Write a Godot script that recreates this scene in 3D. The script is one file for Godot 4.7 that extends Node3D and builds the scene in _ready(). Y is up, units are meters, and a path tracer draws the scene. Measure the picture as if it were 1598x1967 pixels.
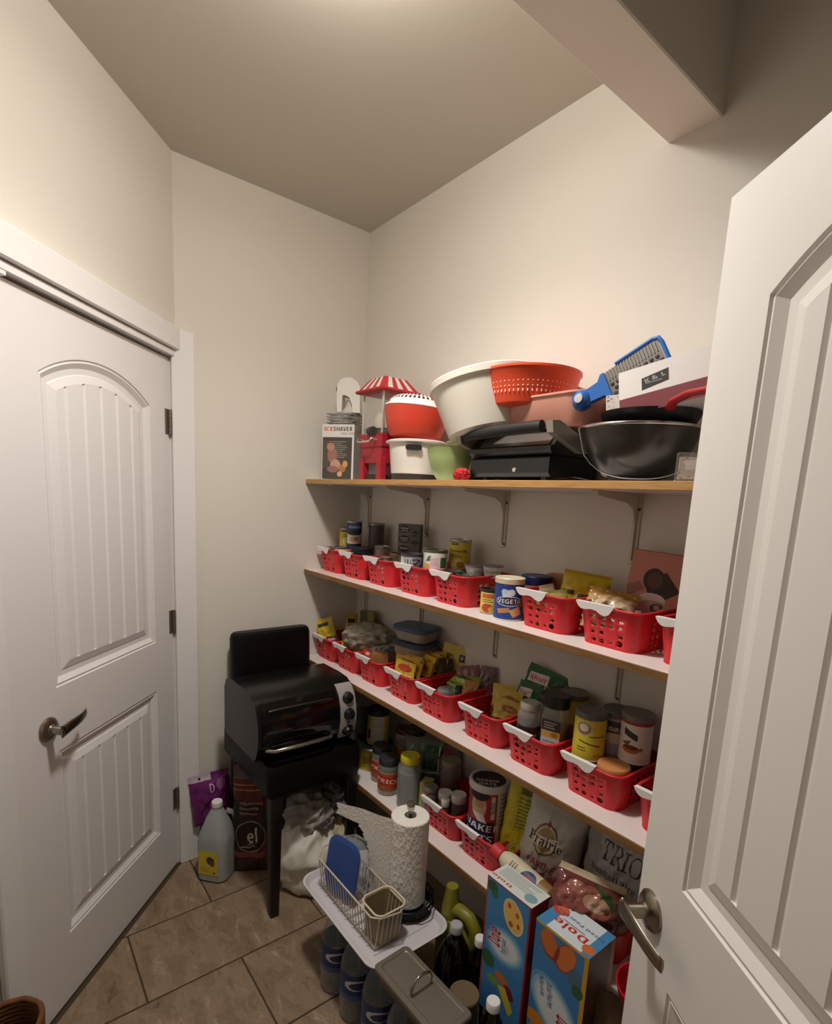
extends Node3D
# A corner pantry. y up, metres. The shelf wall is z = 0, the short back wall x = 0, the door wall runs off at 43 degrees.

const H := 2.7285
const LA := 0.75430          # angle of the diagonal door wall
const LW := 0.8251           # where it leaves the back wall
const SY := [1.64, 1.24, 0.832, 0.43]
const EYE := Vector3(2.1949, 1.5738, 1.3975)

var used := {}
var mats := {}
var fonts := {}
var meshes := {}
var rng := RandomNumberGenerator.new()

# a piece of a printed sheet; many share one texture
class Art:
	var page := 0
	var at := Rect2i()

var pages: Array[Image] = []
var pen := Vector2i.ZERO
var row_h := 0
var prints := []

class G:
	var st := SurfaceTool.new()
	var grp := 0
	var last := 0
	func _init(smooth := true):
		st.begin(Mesh.PRIMITIVE_TRIANGLES)
		grp = 0 if smooth else -1
	func section():
		last += 1
		grp = last
	func v(p: Vector3, uv := Vector2.ZERO):
		st.set_smooth_group(grp)
		st.set_uv(uv)
		st.add_vertex(p)
	func tri(a: Vector3, b: Vector3, c: Vector3, ua := Vector2.ZERO, ub := Vector2.ZERO, uc := Vector2.ZERO):
		v(a, ua); v(c, uc); v(b, ub)
	func quad(a: Vector3, b: Vector3, c: Vector3, d: Vector3, ua := Vector2(0, 1), ub := Vector2(1, 1), uc := Vector2(1, 0), ud := Vector2(0, 0)):
		tri(a, b, c, ua, ub, uc)
		tri(a, c, d, ua, uc, ud)
	func poly_out(p: Array, center: Vector3):
		var n: Vector3 = (p[1] - p[0]).cross(p[2] - p[0])
		if n.dot(p[0] - center) < 0.0:
			p.reverse()
		for i in range(1, p.size() - 1):
			tri(p[0], p[i], p[i + 1])
	func box(c: Vector3, s: Vector3, bev := 0.002, x := Transform3D.IDENTITY):
		var keep := grp
		grp = -1
		var h := s * 0.5
		var b := minf(bev, minf(h.x, minf(h.y, h.z)) * 0.9)
		var o := x * c
		var f := func(px, py, pz): return x * (c + Vector3(px, py, pz))
		for s1 in [-1, 1]:
			var hx: float = h.x * s1
			var hy: float = h.y * s1
			var hz: float = h.z * s1
			poly_out([f.call(hx, -h.y + b, -h.z + b), f.call(hx, h.y - b, -h.z + b), f.call(hx, h.y - b, h.z - b), f.call(hx, -h.y + b, h.z - b)], o)
			poly_out([f.call(-h.x + b, hy, -h.z + b), f.call(h.x - b, hy, -h.z + b), f.call(h.x - b, hy, h.z - b), f.call(-h.x + b, hy, h.z - b)], o)
			poly_out([f.call(-h.x + b, -h.y + b, hz), f.call(h.x - b, -h.y + b, hz), f.call(h.x - b, h.y - b, hz), f.call(-h.x + b, h.y - b, hz)], o)
			for s2 in [-1, 1]:
				var by: float = (h.y - b) * s1
				var bz: float = (h.z - b) * s2
				var ey: float = h.y * s1
				var ez: float = h.z * s2
				poly_out([f.call(-h.x + b, ey, bz), f.call(h.x - b, ey, bz), f.call(h.x - b, by, ez), f.call(-h.x + b, by, ez)], o)
				var bx: float = (h.x - b) * s1
				var ex: float = h.x * s1
				poly_out([f.call(ex, -h.y + b, bz), f.call(ex, h.y - b, bz), f.call(bx, h.y - b, ez), f.call(bx, -h.y + b, ez)], o)
				var cy: float = (h.y - b) * s2
				var fy: float = h.y * s2
				poly_out([f.call(ex, cy, -h.z + b), f.call(ex, cy, h.z - b), f.call(bx, fy, h.z - b), f.call(bx, fy, -h.z + b)], o)
				for s3 in [-1, 1]:
					var gz: float = (h.z - b) * s3
					var kz: float = h.z * s3
					poly_out([f.call(ex, cy, gz), f.call(bx, fy, gz), f.call(bx, cy, kz)], o)
		grp = keep
	# a box whose +z, +x and +y faces take given pieces of a printed sheet (Rect2 in 0..1); other faces take the corner of the sheet
	func print_box(s: Vector3, front: Rect2, side: Rect2, top: Rect2):
		grp = -1
		var h := s * 0.5
		var faces := [[Vector3(-h.x, 0, h.z), Vector3(s.x, 0, 0), Vector3(0, s.y, 0), front], [Vector3(h.x, 0, h.z), Vector3(0, 0, -s.z), Vector3(0, s.y, 0), side],
			[Vector3(-h.x, s.y, h.z), Vector3(s.x, 0, 0), Vector3(0, 0, -s.z), top], [Vector3(h.x, 0, -h.z), Vector3(-s.x, 0, 0), Vector3(0, s.y, 0), front],
			[Vector3(-h.x, 0, -h.z), Vector3(0, 0, s.z), Vector3(0, s.y, 0), side], [Vector3(-h.x, 0, -h.z), Vector3(s.x, 0, 0), Vector3(0, 0, s.z), top]]
		for q in faces:
			var a: Vector3 = q[0]
			var b: Vector3 = q[1]
			var c: Vector3 = q[2]
			var r: Rect2 = q[3]
			var e := 0.002
			r = r.grow(-e)
			quad(a, a + b, a + b + c, a + c, Vector2(r.position.x, r.end.y), r.end, Vector2(r.end.x, r.position.y), r.position)
	func lathe(prof: Array, n := 28, x := Transform3D.IDENTITY, sx := 1.0, sz := 1.0):
		var total := 0.0
		for i in range(1, prof.size()):
			total += prof[i].distance_to(prof[i - 1])
		var run := 0.0
		section()
		for i in range(1, prof.size()):
			var p: Vector2 = prof[i - 1]
			var q: Vector2 = prof[i]
			if i > 1 and absf((p - prof[i - 2]).angle_to(q - p)) > 0.6:
				section()
			var l := p.distance_to(q)
			var v0 := 1.0 - run / total
			var v1 := 1.0 - (run + l) / total
			run += l
			for k in n:
				var a0 := -PI + TAU * k / n
				var a1 := -PI + TAU * (k + 1) / n
				var u0 := float(k) / n
				var u1 := float(k + 1) / n
				var d0 := Vector3(sin(a0) * sx, 0, cos(a0) * sz)
				var d1 := Vector3(sin(a1) * sx, 0, cos(a1) * sz)
				var a := x * (d0 * p.x + Vector3(0, p.y, 0))
				var b := x * (d1 * p.x + Vector3(0, p.y, 0))
				var c := x * (d1 * q.x + Vector3(0, q.y, 0))
				var d := x * (d0 * q.x + Vector3(0, q.y, 0))
				if p.x > 0.00001:
					tri(a, b, c, Vector2(u0, v0), Vector2(u1, v0), Vector2(u1, v1))
				if q.x > 0.00001:
					tri(a, c, d, Vector2(u0, v0), Vector2(u1, v1), Vector2(u0, v1))
		section()
	static func ring(w: float, d: float, r: float, nc := 6) -> PackedVector2Array:
		var out := PackedVector2Array()
		var rr := minf(r, minf(w, d) * 0.5 - 0.0005)
		for k in 4:
			var cx: float = (w * 0.5 - rr) * [1, -1, -1, 1][k]
			var cy: float = (d * 0.5 - rr) * [1, 1, -1, -1][k]
			for j in nc + 1:
				var a := PI * 0.5 * (k + float(j) / nc)
				out.append(Vector2(cx + rr * cos(a), cy + rr * sin(a)))
		return out
	# stacks rounded rectangles: each entry is [width, depth, corner, y]
	func stack(rows: Array, nc := 6, cap0 := true, cap1 := true, x := Transform3D.IDENTITY):
		section()
		var prev := PackedVector3Array()
		for i in rows.size():
			var r: Array = rows[i]
			var cur := PackedVector3Array()
			for p in ring(r[0], r[1], r[2], nc):
				cur.append(x * Vector3(p.x, r[3], p.y))
			if i == 0:
				if cap0:
					_cap(cur, x * Vector3(0, r[3], 0), false)
			else:
				if i > 1:
					var p: Array = rows[i - 1]
					var o: Array = rows[i - 2]
					if absf(Vector2(p[0] - o[0], 2.0 * (p[3] - o[3])).angle_to(Vector2(r[0] - p[0], 2.0 * (r[3] - p[3])))) > 0.6:
						section()
				var m := cur.size()
				for k in m:
					var k1 := (k + 1) % m
					var u0 := float(k) / m
					var u1 := float(k + 1) / m
					quad(prev[k1], prev[k], cur[k], cur[k1], Vector2(u1, 1), Vector2(u0, 1), Vector2(u0, 0), Vector2(u1, 0))
			prev = cur
		if cap1:
			_cap(prev, x * Vector3(0, rows[-1][3], 0), true)
		section()
	func _cap(p: PackedVector3Array, c: Vector3, up: bool):
		section()
		for k in p.size():
			var k1 := (k + 1) % p.size()
			if up:
				tri(c, p[k1], p[k])
			else:
				tri(c, p[k], p[k1])
		section()
	func tube(path: Array, r: float, n := 8, closed := false, flat := 1.0):
		section()
		var m := path.size()
		var rings := []
		var up := Vector3.UP
		var t0: Vector3 = (path[1] - path[0]).normalized()
		if absf(t0.dot(up)) > 0.9:
			up = Vector3.RIGHT
		for i in m:
			var a: Vector3 = path[(i - 1 + m) % m] if closed or i > 0 else path[0]
			var b: Vector3 = path[(i + 1) % m] if closed or i < m - 1 else path[m - 1]
			var t := (b - a).normalized()
			var s := t.cross(up).normalized()
			up = s.cross(t).normalized()
			var row := PackedVector3Array()
			for k in n:
				var an := TAU * k / n
				row.append(path[i] + s * cos(an) * r + up * sin(an) * r * flat)
			rings.append(row)
		for i in (m if closed else m - 1):
			var p: PackedVector3Array = rings[i]
			var q: PackedVector3Array = rings[(i + 1) % m]
			for k in n:
				var k1 := (k + 1) % n
				quad(p[k1], p[k], q[k], q[k1])
		if not closed:
			_cap(rings[0], path[0], true)
			_cap(rings[m - 1], path[m - 1], false)
		section()
	# a flat outline in x, y pushed from z0 to z1
	func prism(poly: PackedVector2Array, z0: float, z1: float, x := Transform3D.IDENTITY, smooth_side := false):
		var keep := grp
		var area := 0.0
		for i in poly.size():
			area += poly[i].cross(poly[(i + 1) % poly.size()])
		var p := poly.duplicate()
		if area < 0.0:
			p.reverse()
		var lo := p[0]
		var hi := p[0]
		for q in p:
			lo = lo.min(q)
			hi = hi.max(q)
		var sz := (hi - lo).max(Vector2(0.0001, 0.0001))
		grp = -1
		var t := Geometry2D.triangulate_polygon(p)
		for i in range(0, t.size(), 3):
			var a := p[t[i]]
			var b := p[t[i + 1]]
			var c := p[t[i + 2]]
			if (b - a).cross(c - a) < 0.0:
				var w := b
				b = c
				c = w
			var uv := func(q): return Vector2((q.x - lo.x) / sz.x, 1.0 - (q.y - lo.y) / sz.y)
			tri(x * Vector3(a.x, a.y, z1), x * Vector3(b.x, b.y, z1), x * Vector3(c.x, c.y, z1), uv.call(a), uv.call(b), uv.call(c))
			tri(x * Vector3(a.x, a.y, z0), x * Vector3(c.x, c.y, z0), x * Vector3(b.x, b.y, z0), uv.call(a), uv.call(c), uv.call(b))
		if smooth_side:
			section()
		for i in p.size():
			var a := p[i]
			var b := p[(i + 1) % p.size()]
			quad(x * Vector3(a.x, a.y, z0), x * Vector3(b.x, b.y, z0), x * Vector3(b.x, b.y, z1), x * Vector3(a.x, a.y, z1))
		if smooth_side:
			section()
		else:
			grp = keep
	func grid(f: Callable, nu: int, nv: int, flip := false):
		section()
		for i in nu:
			for j in nv:
				var u0 := float(i) / nu
				var u1 := float(i + 1) / nu
				var v0 := float(j) / nv
				var v1 := float(j + 1) / nv
				var a: Vector3 = f.call(u0, v0)
				var b: Vector3 = f.call(u1, v0)
				var c: Vector3 = f.call(u1, v1)
				var d: Vector3 = f.call(u0, v1)
				if flip:
					quad(b, a, d, c, Vector2(u1, 1 - v0), Vector2(u0, 1 - v0), Vector2(u0, 1 - v1), Vector2(u1, 1 - v1))
				else:
					quad(a, b, c, d, Vector2(u0, 1 - v0), Vector2(u1, 1 - v0), Vector2(u1, 1 - v1), Vector2(u0, 1 - v1))
		section()
	func done() -> ArrayMesh:
		st.generate_normals()
		return st.commit()

# ---------------------------------------------------------------- naming and nodes
func numbered(n: String) -> String:
	if not used.has(n):
		used[n] = 0
		return n
	used[n] += 1
	return "%s_%03d" % [n, used[n]]

func tag(o: Node, label: String, category := "", group := "", kind := "") -> void:
	o.set_meta("label", label)
	if category: o.set_meta("category", category)
	if group: o.set_meta("group", group)
	if kind: o.set_meta("kind", kind)

func thing(n: String, label: String, category: String, at := Vector3.ZERO, yaw := 0.0, group := "") -> Node3D:
	var o := Node3D.new()
	o.name = numbered(n)
	add_child(o)
	o.position = at
	o.rotation.y = yaw
	tag(o, label, category, group)
	return o

func part(n: String, m: Mesh, mt: Material, parent: Node) -> MeshInstance3D:
	var o := MeshInstance3D.new()
	o.name = n
	o.mesh = m
	o.material_override = mt
	parent.add_child(o, true)
	return o

func solo(n: String, m: Mesh, mt: Material, label: String, category: String, at := Vector3.ZERO, yaw := 0.0, group := "") -> MeshInstance3D:
	var o := part(numbered(n), m, mt, self)
	o.position = at
	o.rotation.y = yaw
	tag(o, label, category, group)
	return o

func setting(n: String, m: Mesh, mt: Material, label: String, category: String) -> MeshInstance3D:
	var o := part(numbered(n), m, mt, self)
	tag(o, label, category, "", "structure")
	return o

# things set down in a basket keep clear of its walls
const BX := [[], [0.118, 0.306, 0.497, 0.706, 0.908, 1.292, 1.492, 1.70], [0.092, 0.277, 0.463, 0.672, 0.866, 1.090, 1.285, 1.490, 1.70], [0.935, 1.116, 1.342, 1.535]]
func settle(p: Vector3, r: float) -> Vector3:
	for k in range(1, 4):
		if absf(p.y - SY[k] - 0.004) < 0.002:
			for b in BX[k]:
				if absf(p.x - b) < 0.09:
					var mx: float = maxf(0.073 - r, 0.0)
					return Vector3(clampf(p.x, b - mx, b + mx), p.y, clampf(p.z, 0.029 + r, 0.216 - r))
	return p

func face(p: Vector3) -> float:
	return atan2(EYE.x - p.x, EYE.z - p.z)

# ---------------------------------------------------------------- materials
func mat(c: String, rough := 0.55, metal := 0.0) -> StandardMaterial3D:
	var k := "%s %.2f %.2f" % [c, rough, metal]
	if not mats.has(k):
		var m := StandardMaterial3D.new()
		m.albedo_color = Color(c)
		m.roughness = rough
		m.metallic = metal
		mats[k] = m
	return mats[k]

func clear(c: String, alpha := 0.15, rough := 0.08) -> StandardMaterial3D:
	var k := "clear %s %.2f %.2f" % [c, alpha, rough]
	if not mats.has(k):
		var m := StandardMaterial3D.new()
		m.albedo_color = Color(Color(c), alpha)
		m.roughness = rough
		m.transparency = BaseMaterial3D.TRANSPARENCY_ALPHA
		mats[k] = m
	return mats[k]

func printed(t: Art, rough := 0.45) -> StandardMaterial3D:
	var m := StandardMaterial3D.new()
	m.roughness = rough
	m.uv1_scale = Vector3((t.at.size.x - 1) / 2048.0, (t.at.size.y - 1) / 2048.0, 1)
	m.uv1_offset = Vector3((t.at.position.x + 0.5) / 2048.0, (t.at.position.y + 0.5) / 2048.0, 0)
	prints.append([m, t])
	return m

func noise_tex(seed_: int, freq: float, colors: Array, size := 512, warp := 0.0, normal := false, bump := 4.0) -> NoiseTexture2D:
	var n := FastNoiseLite.new()
	n.seed = seed_
	n.frequency = freq
	n.fractal_octaves = 5
	if warp > 0.0:
		n.domain_warp_enabled = true
		n.domain_warp_amplitude = warp
		n.domain_warp_frequency = freq * 1.4
	var t := NoiseTexture2D.new()
	t.width = size
	t.height = size
	t.seamless = true
	t.noise = n
	if normal:
		t.as_normal_map = true
		t.bump_strength = bump
	elif colors:
		var g := Gradient.new()
		var offs := PackedFloat32Array()
		var cols := PackedColorArray()
		for i in colors.size():
			offs.append(float(i) / (colors.size() - 1))
			cols.append(Color(colors[i]))
		g.offsets = offs
		g.colors = cols
		t.color_ramp = g
	return t

# ---------------------------------------------------------------- print: flat artwork and lettering for labels
func font(bold: bool, serif := false) -> SystemFont:
	var k := "%s%s" % [bold, serif]
	if not fonts.has(k):
		var f := SystemFont.new()
		f.font_names = PackedStringArray(["Droid Serif" if serif else "Droid Sans"])
		f.font_weight = 700 if bold else 400
		fonts[k] = f
	return fonts[k]

func fill_tri(im: Image, a: Vector2, b: Vector2, c: Vector2, col: Color) -> void:
	var w := im.get_width()
	var h := im.get_height()
	var y0 := maxi(0, floori(minf(a.y, minf(b.y, c.y))))
	var y1 := mini(h - 1, ceili(maxf(a.y, maxf(b.y, c.y))))
	for y in range(y0, y1 + 1):
		var yc := y + 0.5
		var xs := PackedFloat32Array()
		for e in [[a, b], [b, c], [c, a]]:
			var p: Vector2 = e[0]
			var q: Vector2 = e[1]
			if (p.y <= yc) != (q.y <= yc):
				xs.append(p.x + (q.x - p.x) * (yc - p.y) / (q.y - p.y))
		if xs.size() == 2:
			var x0 := maxi(0, roundi(minf(xs[0], xs[1])))
			var x1 := mini(w, roundi(maxf(xs[0], xs[1])))
			if x1 > x0:
				im.fill_rect(Rect2i(x0, y, x1 - x0, 1), col)

# ops: ["r", x, y, w, h, colour], ["e", cx, cy, rx, ry, colour, turn], ["p", [x, y, ...], colour], ["t", text, cx, cy, height, colour, turn, bold, stretch, serif], ["l", x, y, w, rows, pitch, colour] small print
func art(w: int, h: int, bg: String, ops: Array) -> Art:
	var im := Image.create(w, h, false, Image.FORMAT_RGB8)
	im.fill(Color(bg))
	for o in ops:
		match o[0]:
			"r":
				im.fill_rect(Rect2i(roundi(o[1] * w), roundi(o[2] * h), maxi(1, roundi(o[3] * w)), maxi(1, roundi(o[4] * h))), Color(o[5]))
			"e":
				var t: float = deg_to_rad(o[6]) if o.size() > 6 else 0.0
				var c := Vector2(o[1] * w, o[2] * h)
				var prev := Vector2.ZERO
				for k in 29:
					var a := TAU * k / 28
					var p := c + Vector2(cos(a) * o[3] * w, sin(a) * o[4] * h).rotated(t)
					if k > 0:
						fill_tri(im, c, prev, p, Color(o[5]))
					prev = p
			"p":
				var pl := PackedVector2Array()
				for k in range(0, o[1].size(), 2):
					pl.append(Vector2(o[1][k] * w, o[1][k + 1] * h))
				var t := Geometry2D.triangulate_polygon(pl)
				for k in range(0, t.size(), 3):
					fill_tri(im, pl[t[k]], pl[t[k + 1]], pl[t[k + 2]], Color(o[2]))
			"t":
				var tm := TextMesh.new()
				tm.font = font(o[7] if o.size() > 7 else true, o[9] if o.size() > 9 else false)
				tm.font_size = 24
				tm.pixel_size = 1.0
				tm.depth = 0.0
				tm.text = o[1]
				var box := tm.get_aabb()
				var s: float = o[4] * h / maxf(box.size.y, 0.01)
				var st: float = o[8] if o.size() > 8 else 1.0
				var turn: float = deg_to_rad(o[6]) if o.size() > 6 else 0.0
				var c := Vector2(o[2] * w, o[3] * h)
				var mid := box.get_center()
				var vs: PackedVector3Array = tm.surface_get_arrays(0)[0]
				var q := PackedVector2Array()
				for p in vs:
					q.append(c + Vector2((p.x - mid.x) * s * st, -(p.y - mid.y) * s).rotated(turn))
				var ix = tm.surface_get_arrays(0)[Mesh.ARRAY_INDEX]
				if ix == null or ix.size() == 0:
					ix = PackedInt32Array(range(q.size()))
				for k in range(0, ix.size(), 3):
					fill_tri(im, q[ix[k]], q[ix[k + 1]], q[ix[k + 2]], Color(o[5]))
			"l":
				for k in int(o[4]):
					var ww: float = o[3] * (0.7 + 0.3 * absf(sin(k * 2.3 + o[1] * 9.0)))
					im.fill_rect(Rect2i(roundi(o[1] * w), roundi((o[2] + k * o[5]) * h), maxi(1, roundi(ww * w)), maxi(1, roundi(o[5] * h * 0.45))), Color(o[6]))
			"n":
				for k in int(o[1]):
					var col := Color(o[2 + k % (o.size() - 2)])
					var s := 0.02 + 0.05 * rng.randf()
					im.fill_rect(Rect2i(roundi(rng.randf() * w), roundi(rng.randf() * h), maxi(1, roundi(s * w)), maxi(1, roundi(s * h))), col)
	if pages.is_empty() or pen.x + w + 4 > 2048 and pen.y + row_h + h + 4 > 2048 or pen.y + h + 4 > 2048:
		pages.append(Image.create(2048, 2048, false, Image.FORMAT_RGB8))
		pen = Vector2i.ZERO
		row_h = 0
	if pen.x + w + 4 > 2048:
		pen = Vector2i(0, pen.y + row_h)
		row_h = 0
	var r := Art.new()
	r.page = pages.size() - 1
	r.at = Rect2i(pen + Vector2i(2, 2), Vector2i(w, h))
	var big := im.duplicate()
	big.resize(w + 4, h + 4, Image.INTERPOLATE_NEAREST)
	pages[-1].blit_rect(big, Rect2i(0, 0, w + 4, h + 4), pen)
	pages[-1].blit_rect(im, Rect2i(0, 0, w, h), pen + Vector2i(2, 2))
	pen.x += w + 4
	row_h = maxi(row_h, h + 4)
	return r

func bind_prints() -> void:
	var tex := []
	for p in pages:
		tex.append(ImageTexture.create_from_image(p))
	for p in prints:
		var m: StandardMaterial3D = p[0]
		var r: Art = p[1]
		m.albedo_texture = tex[r.page]

# ---------------------------------------------------------------- kinds of grocery
func body_mesh(r: float, h: float) -> ArrayMesh:
	var k := "body %.4f %.4f" % [r, h]
	if not meshes.has(k):
		var g := G.new()
		g.lathe([Vector2(r, 0.003), Vector2(r, h - 0.003)], 36)
		meshes[k] = g.done()
	return meshes[k]

# a food tin: printed body, steel or plastic lid with a raised rim, steel foot
func can(n: String, label: String, at: Vector3, r: float, h: float, tex, lid: String, group := "", turn := 0.0, metal := 0.9, lid_h := 0.004) -> Node3D:
	at = settle(at, r)
	var t := thing(n, label, "jar" if n.contains("jar") else "can", at, face(at) + turn, group)
	part("printed_body", body_mesh(r, h), printed(tex) if tex is Art else mat(tex, 0.4), t)
	var g := G.new()
	g.lathe([Vector2(0, h - 0.002), Vector2(r * 0.55, h - 0.002), Vector2(r * 0.58, h - 0.003), Vector2(r * 0.86, h - 0.003), Vector2(r * 0.89, h + lid_h - 0.001), Vector2(r * 0.93, h + lid_h), Vector2(r * 1.02, h + lid_h - 0.001), Vector2(r * 1.025, h - 0.004), Vector2(r, h - 0.006)] if metal > 0.5 else [Vector2(0, h + lid_h - 0.001), Vector2(r * 0.8, h + lid_h - 0.001), Vector2(r * 0.83, h + lid_h), Vector2(r * 1.0, h + lid_h), Vector2(r * 1.04, h + lid_h - 0.002), Vector2(r * 1.04, h - 0.008), Vector2(r, h - 0.009)], 36)
	part("lid", g.done(), mat(lid, 0.35 if metal > 0.5 else 0.45, metal), t)
	var b := G.new()
	b.lathe([Vector2(r, 0.005), Vector2(r * 1.02, 0.003), Vector2(r * 1.0, 0.0), Vector2(0, 0.001)], 36)
	part("foot", b.done(), mat("b4b4b0", 0.4, 0.9) if metal > 0.5 else mat("d8d0c0", 0.6), t)
	return t

# a glass or clear plastic jar with contents, lid and an optional label
func jar(n: String, label: String, at: Vector3, r: float, h: float, fill: String, lid: String, tex, lid_r := 0.0, group := "", turn := 0.0, glass_c := "dfe6e2", lid_h := 0.018, fill_to := 0.8) -> Node3D:
	at = settle(at, r)
	var t := thing(n, label, "jar", at, face(at) + turn, group)
	var lr := lid_r if lid_r > 0.0 else r * 0.92
	var nk := h - lid_h
	var g := G.new()
	g.lathe([Vector2(0, 0.001), Vector2(r * 0.9, 0.0), Vector2(r, 0.006), Vector2(r, nk - (r - lr) - 0.014), Vector2(r * 0.97, nk - (r - lr) - 0.006), Vector2(lr * 0.97, nk - 0.002), Vector2(lr * 0.95, nk + 0.006)], 32)
	part("glass_body", g.done(), clear(glass_c, 0.22, 0.08), t)
	var f := G.new()
	var ft := (nk - (r - lr) - 0.012) * fill_to
	f.lathe([Vector2(0, 0.003), Vector2(r * 0.94, 0.003), Vector2(r * 0.96, 0.01), Vector2(r * 0.96, ft), Vector2(0, ft + 0.003)], 28)
	part("contents", f.done(), mat(fill, 0.7), t)
	var l := G.new()
	l.lathe([Vector2(lr * 1.0, nk - 0.001), Vector2(lr * 1.03, nk + 0.001), Vector2(lr * 1.03, h - 0.003), Vector2(lr * 0.98, h), Vector2(lr * 0.8, h), Vector2(lr * 0.77, h - 0.001), Vector2(0, h - 0.001)], 32)
	part("lid", l.done(), mat(lid, 0.4), t)
	if tex is Art:
		var b := G.new()
		b.lathe([Vector2(r + 0.0006, h * 0.14), Vector2(r + 0.0006, h * 0.62)], 32)
		part("label", b.done(), printed(tex), t)
	return t

# a filled pouch: seams on all sides, belly in the middle, creased
func pouch_mesh(w: float, h: float, d: float, sd: int, crease := 0.006, top_flat := 0.12) -> ArrayMesh:
	var n := FastNoiseLite.new()
	n.seed = sd
	n.frequency = 1.0
	n.fractal_octaves = 3
	var belly := func(u: float, v: float, s: float) -> Vector3:
		var e: float = pow(clampf(1.0 - pow(absf(2.0 * u - 1.0), 3.0), 0, 1), 0.6)
		var vv := clampf(v / (1.0 - top_flat), 0.0, 1.0)
		var k: float = e * pow(clampf(1.0 - pow(absf(2.0 * vv - 1.0), 2.4), 0, 1), 0.6)
		var q := n.get_noise_3d(u * 4.0 * w / 0.1, v * 4.0 * h / 0.1, s * 3.0)
		var z: float = s * (d * 0.5 * k + 0.0006) + crease * q * (0.25 + k)
		var pull: float = 1.0 - 0.07 * k * (d / maxf(w, 0.01))
		return Vector3((u - 0.5) * w * pull + crease * 0.5 * n.get_noise_2d(v * 7.0, 3.0) * (1.0 - e), v * h, z)
	var g := G.new()
	g.grid(func(u, v): return belly.call(u, v, 1.0), 22, 22)
	g.grid(func(u, v): return belly.call(u, v, -1.0), 22, 22, true)
	return g.done()

func pouch(n: String, label: String, category: String, at: Vector3, w: float, h: float, d: float, tex, turn := 0.0, pitch := 0.0, roll := 0.0, group := "", crease := 0.005, rough := 0.35, parent: Node = null) -> MeshInstance3D:
	var m := pouch_mesh(w, h, d, hash(label) % 9999, crease)
	var mt: Material = tex if tex is Material else (printed(tex, rough) if tex is Art else mat(tex, rough))
	var o := solo(n, m, mt, label, category, at, 0.0, group)
	o.basis = Basis.from_euler(Vector3(pitch, face(at) + turn, roll))
	return o

# a crumpled round bag or heap
func blob_mesh(s: Vector3, sd: int, amp := 0.12, freq := 2.2, nu := 56, nv := 36, flat := true) -> ArrayMesh:
	var n := FastNoiseLite.new()
	n.seed = sd
	n.frequency = freq
	n.noise_type = FastNoiseLite.TYPE_SIMPLEX
	n.fractal_type = FastNoiseLite.FRACTAL_RIDGED
	n.fractal_octaves = 3
	var g := G.new()
	g.grid(func(u, v):
		var a: float = TAU * u
		var b: float = PI * (v - 0.5)
		var d := Vector3(cos(b) * sin(a), sin(b), cos(b) * cos(a))
		var k: float = 1.0 + amp * (n.get_noise_3dv(d) - 0.3)
		var p := d * k * s
		if flat:
			p.y = maxf(p.y, -s.y * 0.8) + s.y * 0.8
		return p, nu, nv)
	return g.done()

func blob(n: String, label: String, category: String, at: Vector3, s: Vector3, mt: Material, amp := 0.12, freq := 2.2, yaw := 0.0, group := "") -> MeshInstance3D:
	return solo(n, blob_mesh(s, hash(label) % 9999, amp, freq), mt, label, category, at, yaw, group)

func carton(n: String, label: String, category: String, at: Vector3, s: Vector3, tex, front := Rect2(0, 0, 1, 1), side := Rect2(0, 0, 0.03, 0.03), top := Rect2(0, 0, 0.03, 0.03), yaw := 0.0, group := "") -> MeshInstance3D:
	var g := G.new(false)
	g.print_box(s, front, side, top)
	return solo(n, g.done(), printed(tex) if tex is Art else mat(tex, 0.6), label, category, at, yaw, group)

func _ready() -> void:
	rng.seed = 7
	# camera: the lens looks a little down and is shifted up
	var cam := Camera3D.new()
	cam.name = "camera"
	add_child(cam)
	cam.transform = Transform3D(Basis.from_euler(Vector3(-0.160840, 0.899442, 0.052512), EULER_ORDER_YXZ), EYE)
	cam.projection = Camera3D.PROJECTION_FRUSTUM
	cam.near = 0.05
	cam.far = 30.0
	cam.size = 2.0 * cam.near * 983.5 / 1029.03
	cam.frustum_offset = Vector2(6.4, 144.0) / 1029.03 * cam.near
	cam.current = true
	# no daylight comes in; the one lamp is the pantry's ceiling light
	var we := WorldEnvironment.new()
	we.name = "environment"
	var en := Environment.new()
	en.background_mode = Environment.BG_COLOR
	en.background_color = Color(0, 0, 0)
	en.tonemap_mode = Environment.TONE_MAPPER_LINEAR
	en.tonemap_exposure = 1.0
	en.sdfgi_enabled = true
	en.ssao_enabled = true
	en.ssil_enabled = true
	we.environment = en
	add_child(we)
	ceiling_light(Vector3(1.13, H, 0.83), 0.208)
	room()
	left_door()
	right_door()
	shelves()
	top_shelf()
	second_shelf()
	third_shelf()
	fourth_shelf()
	chair_corner()
	floor_things()
	bind_prints()

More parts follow.
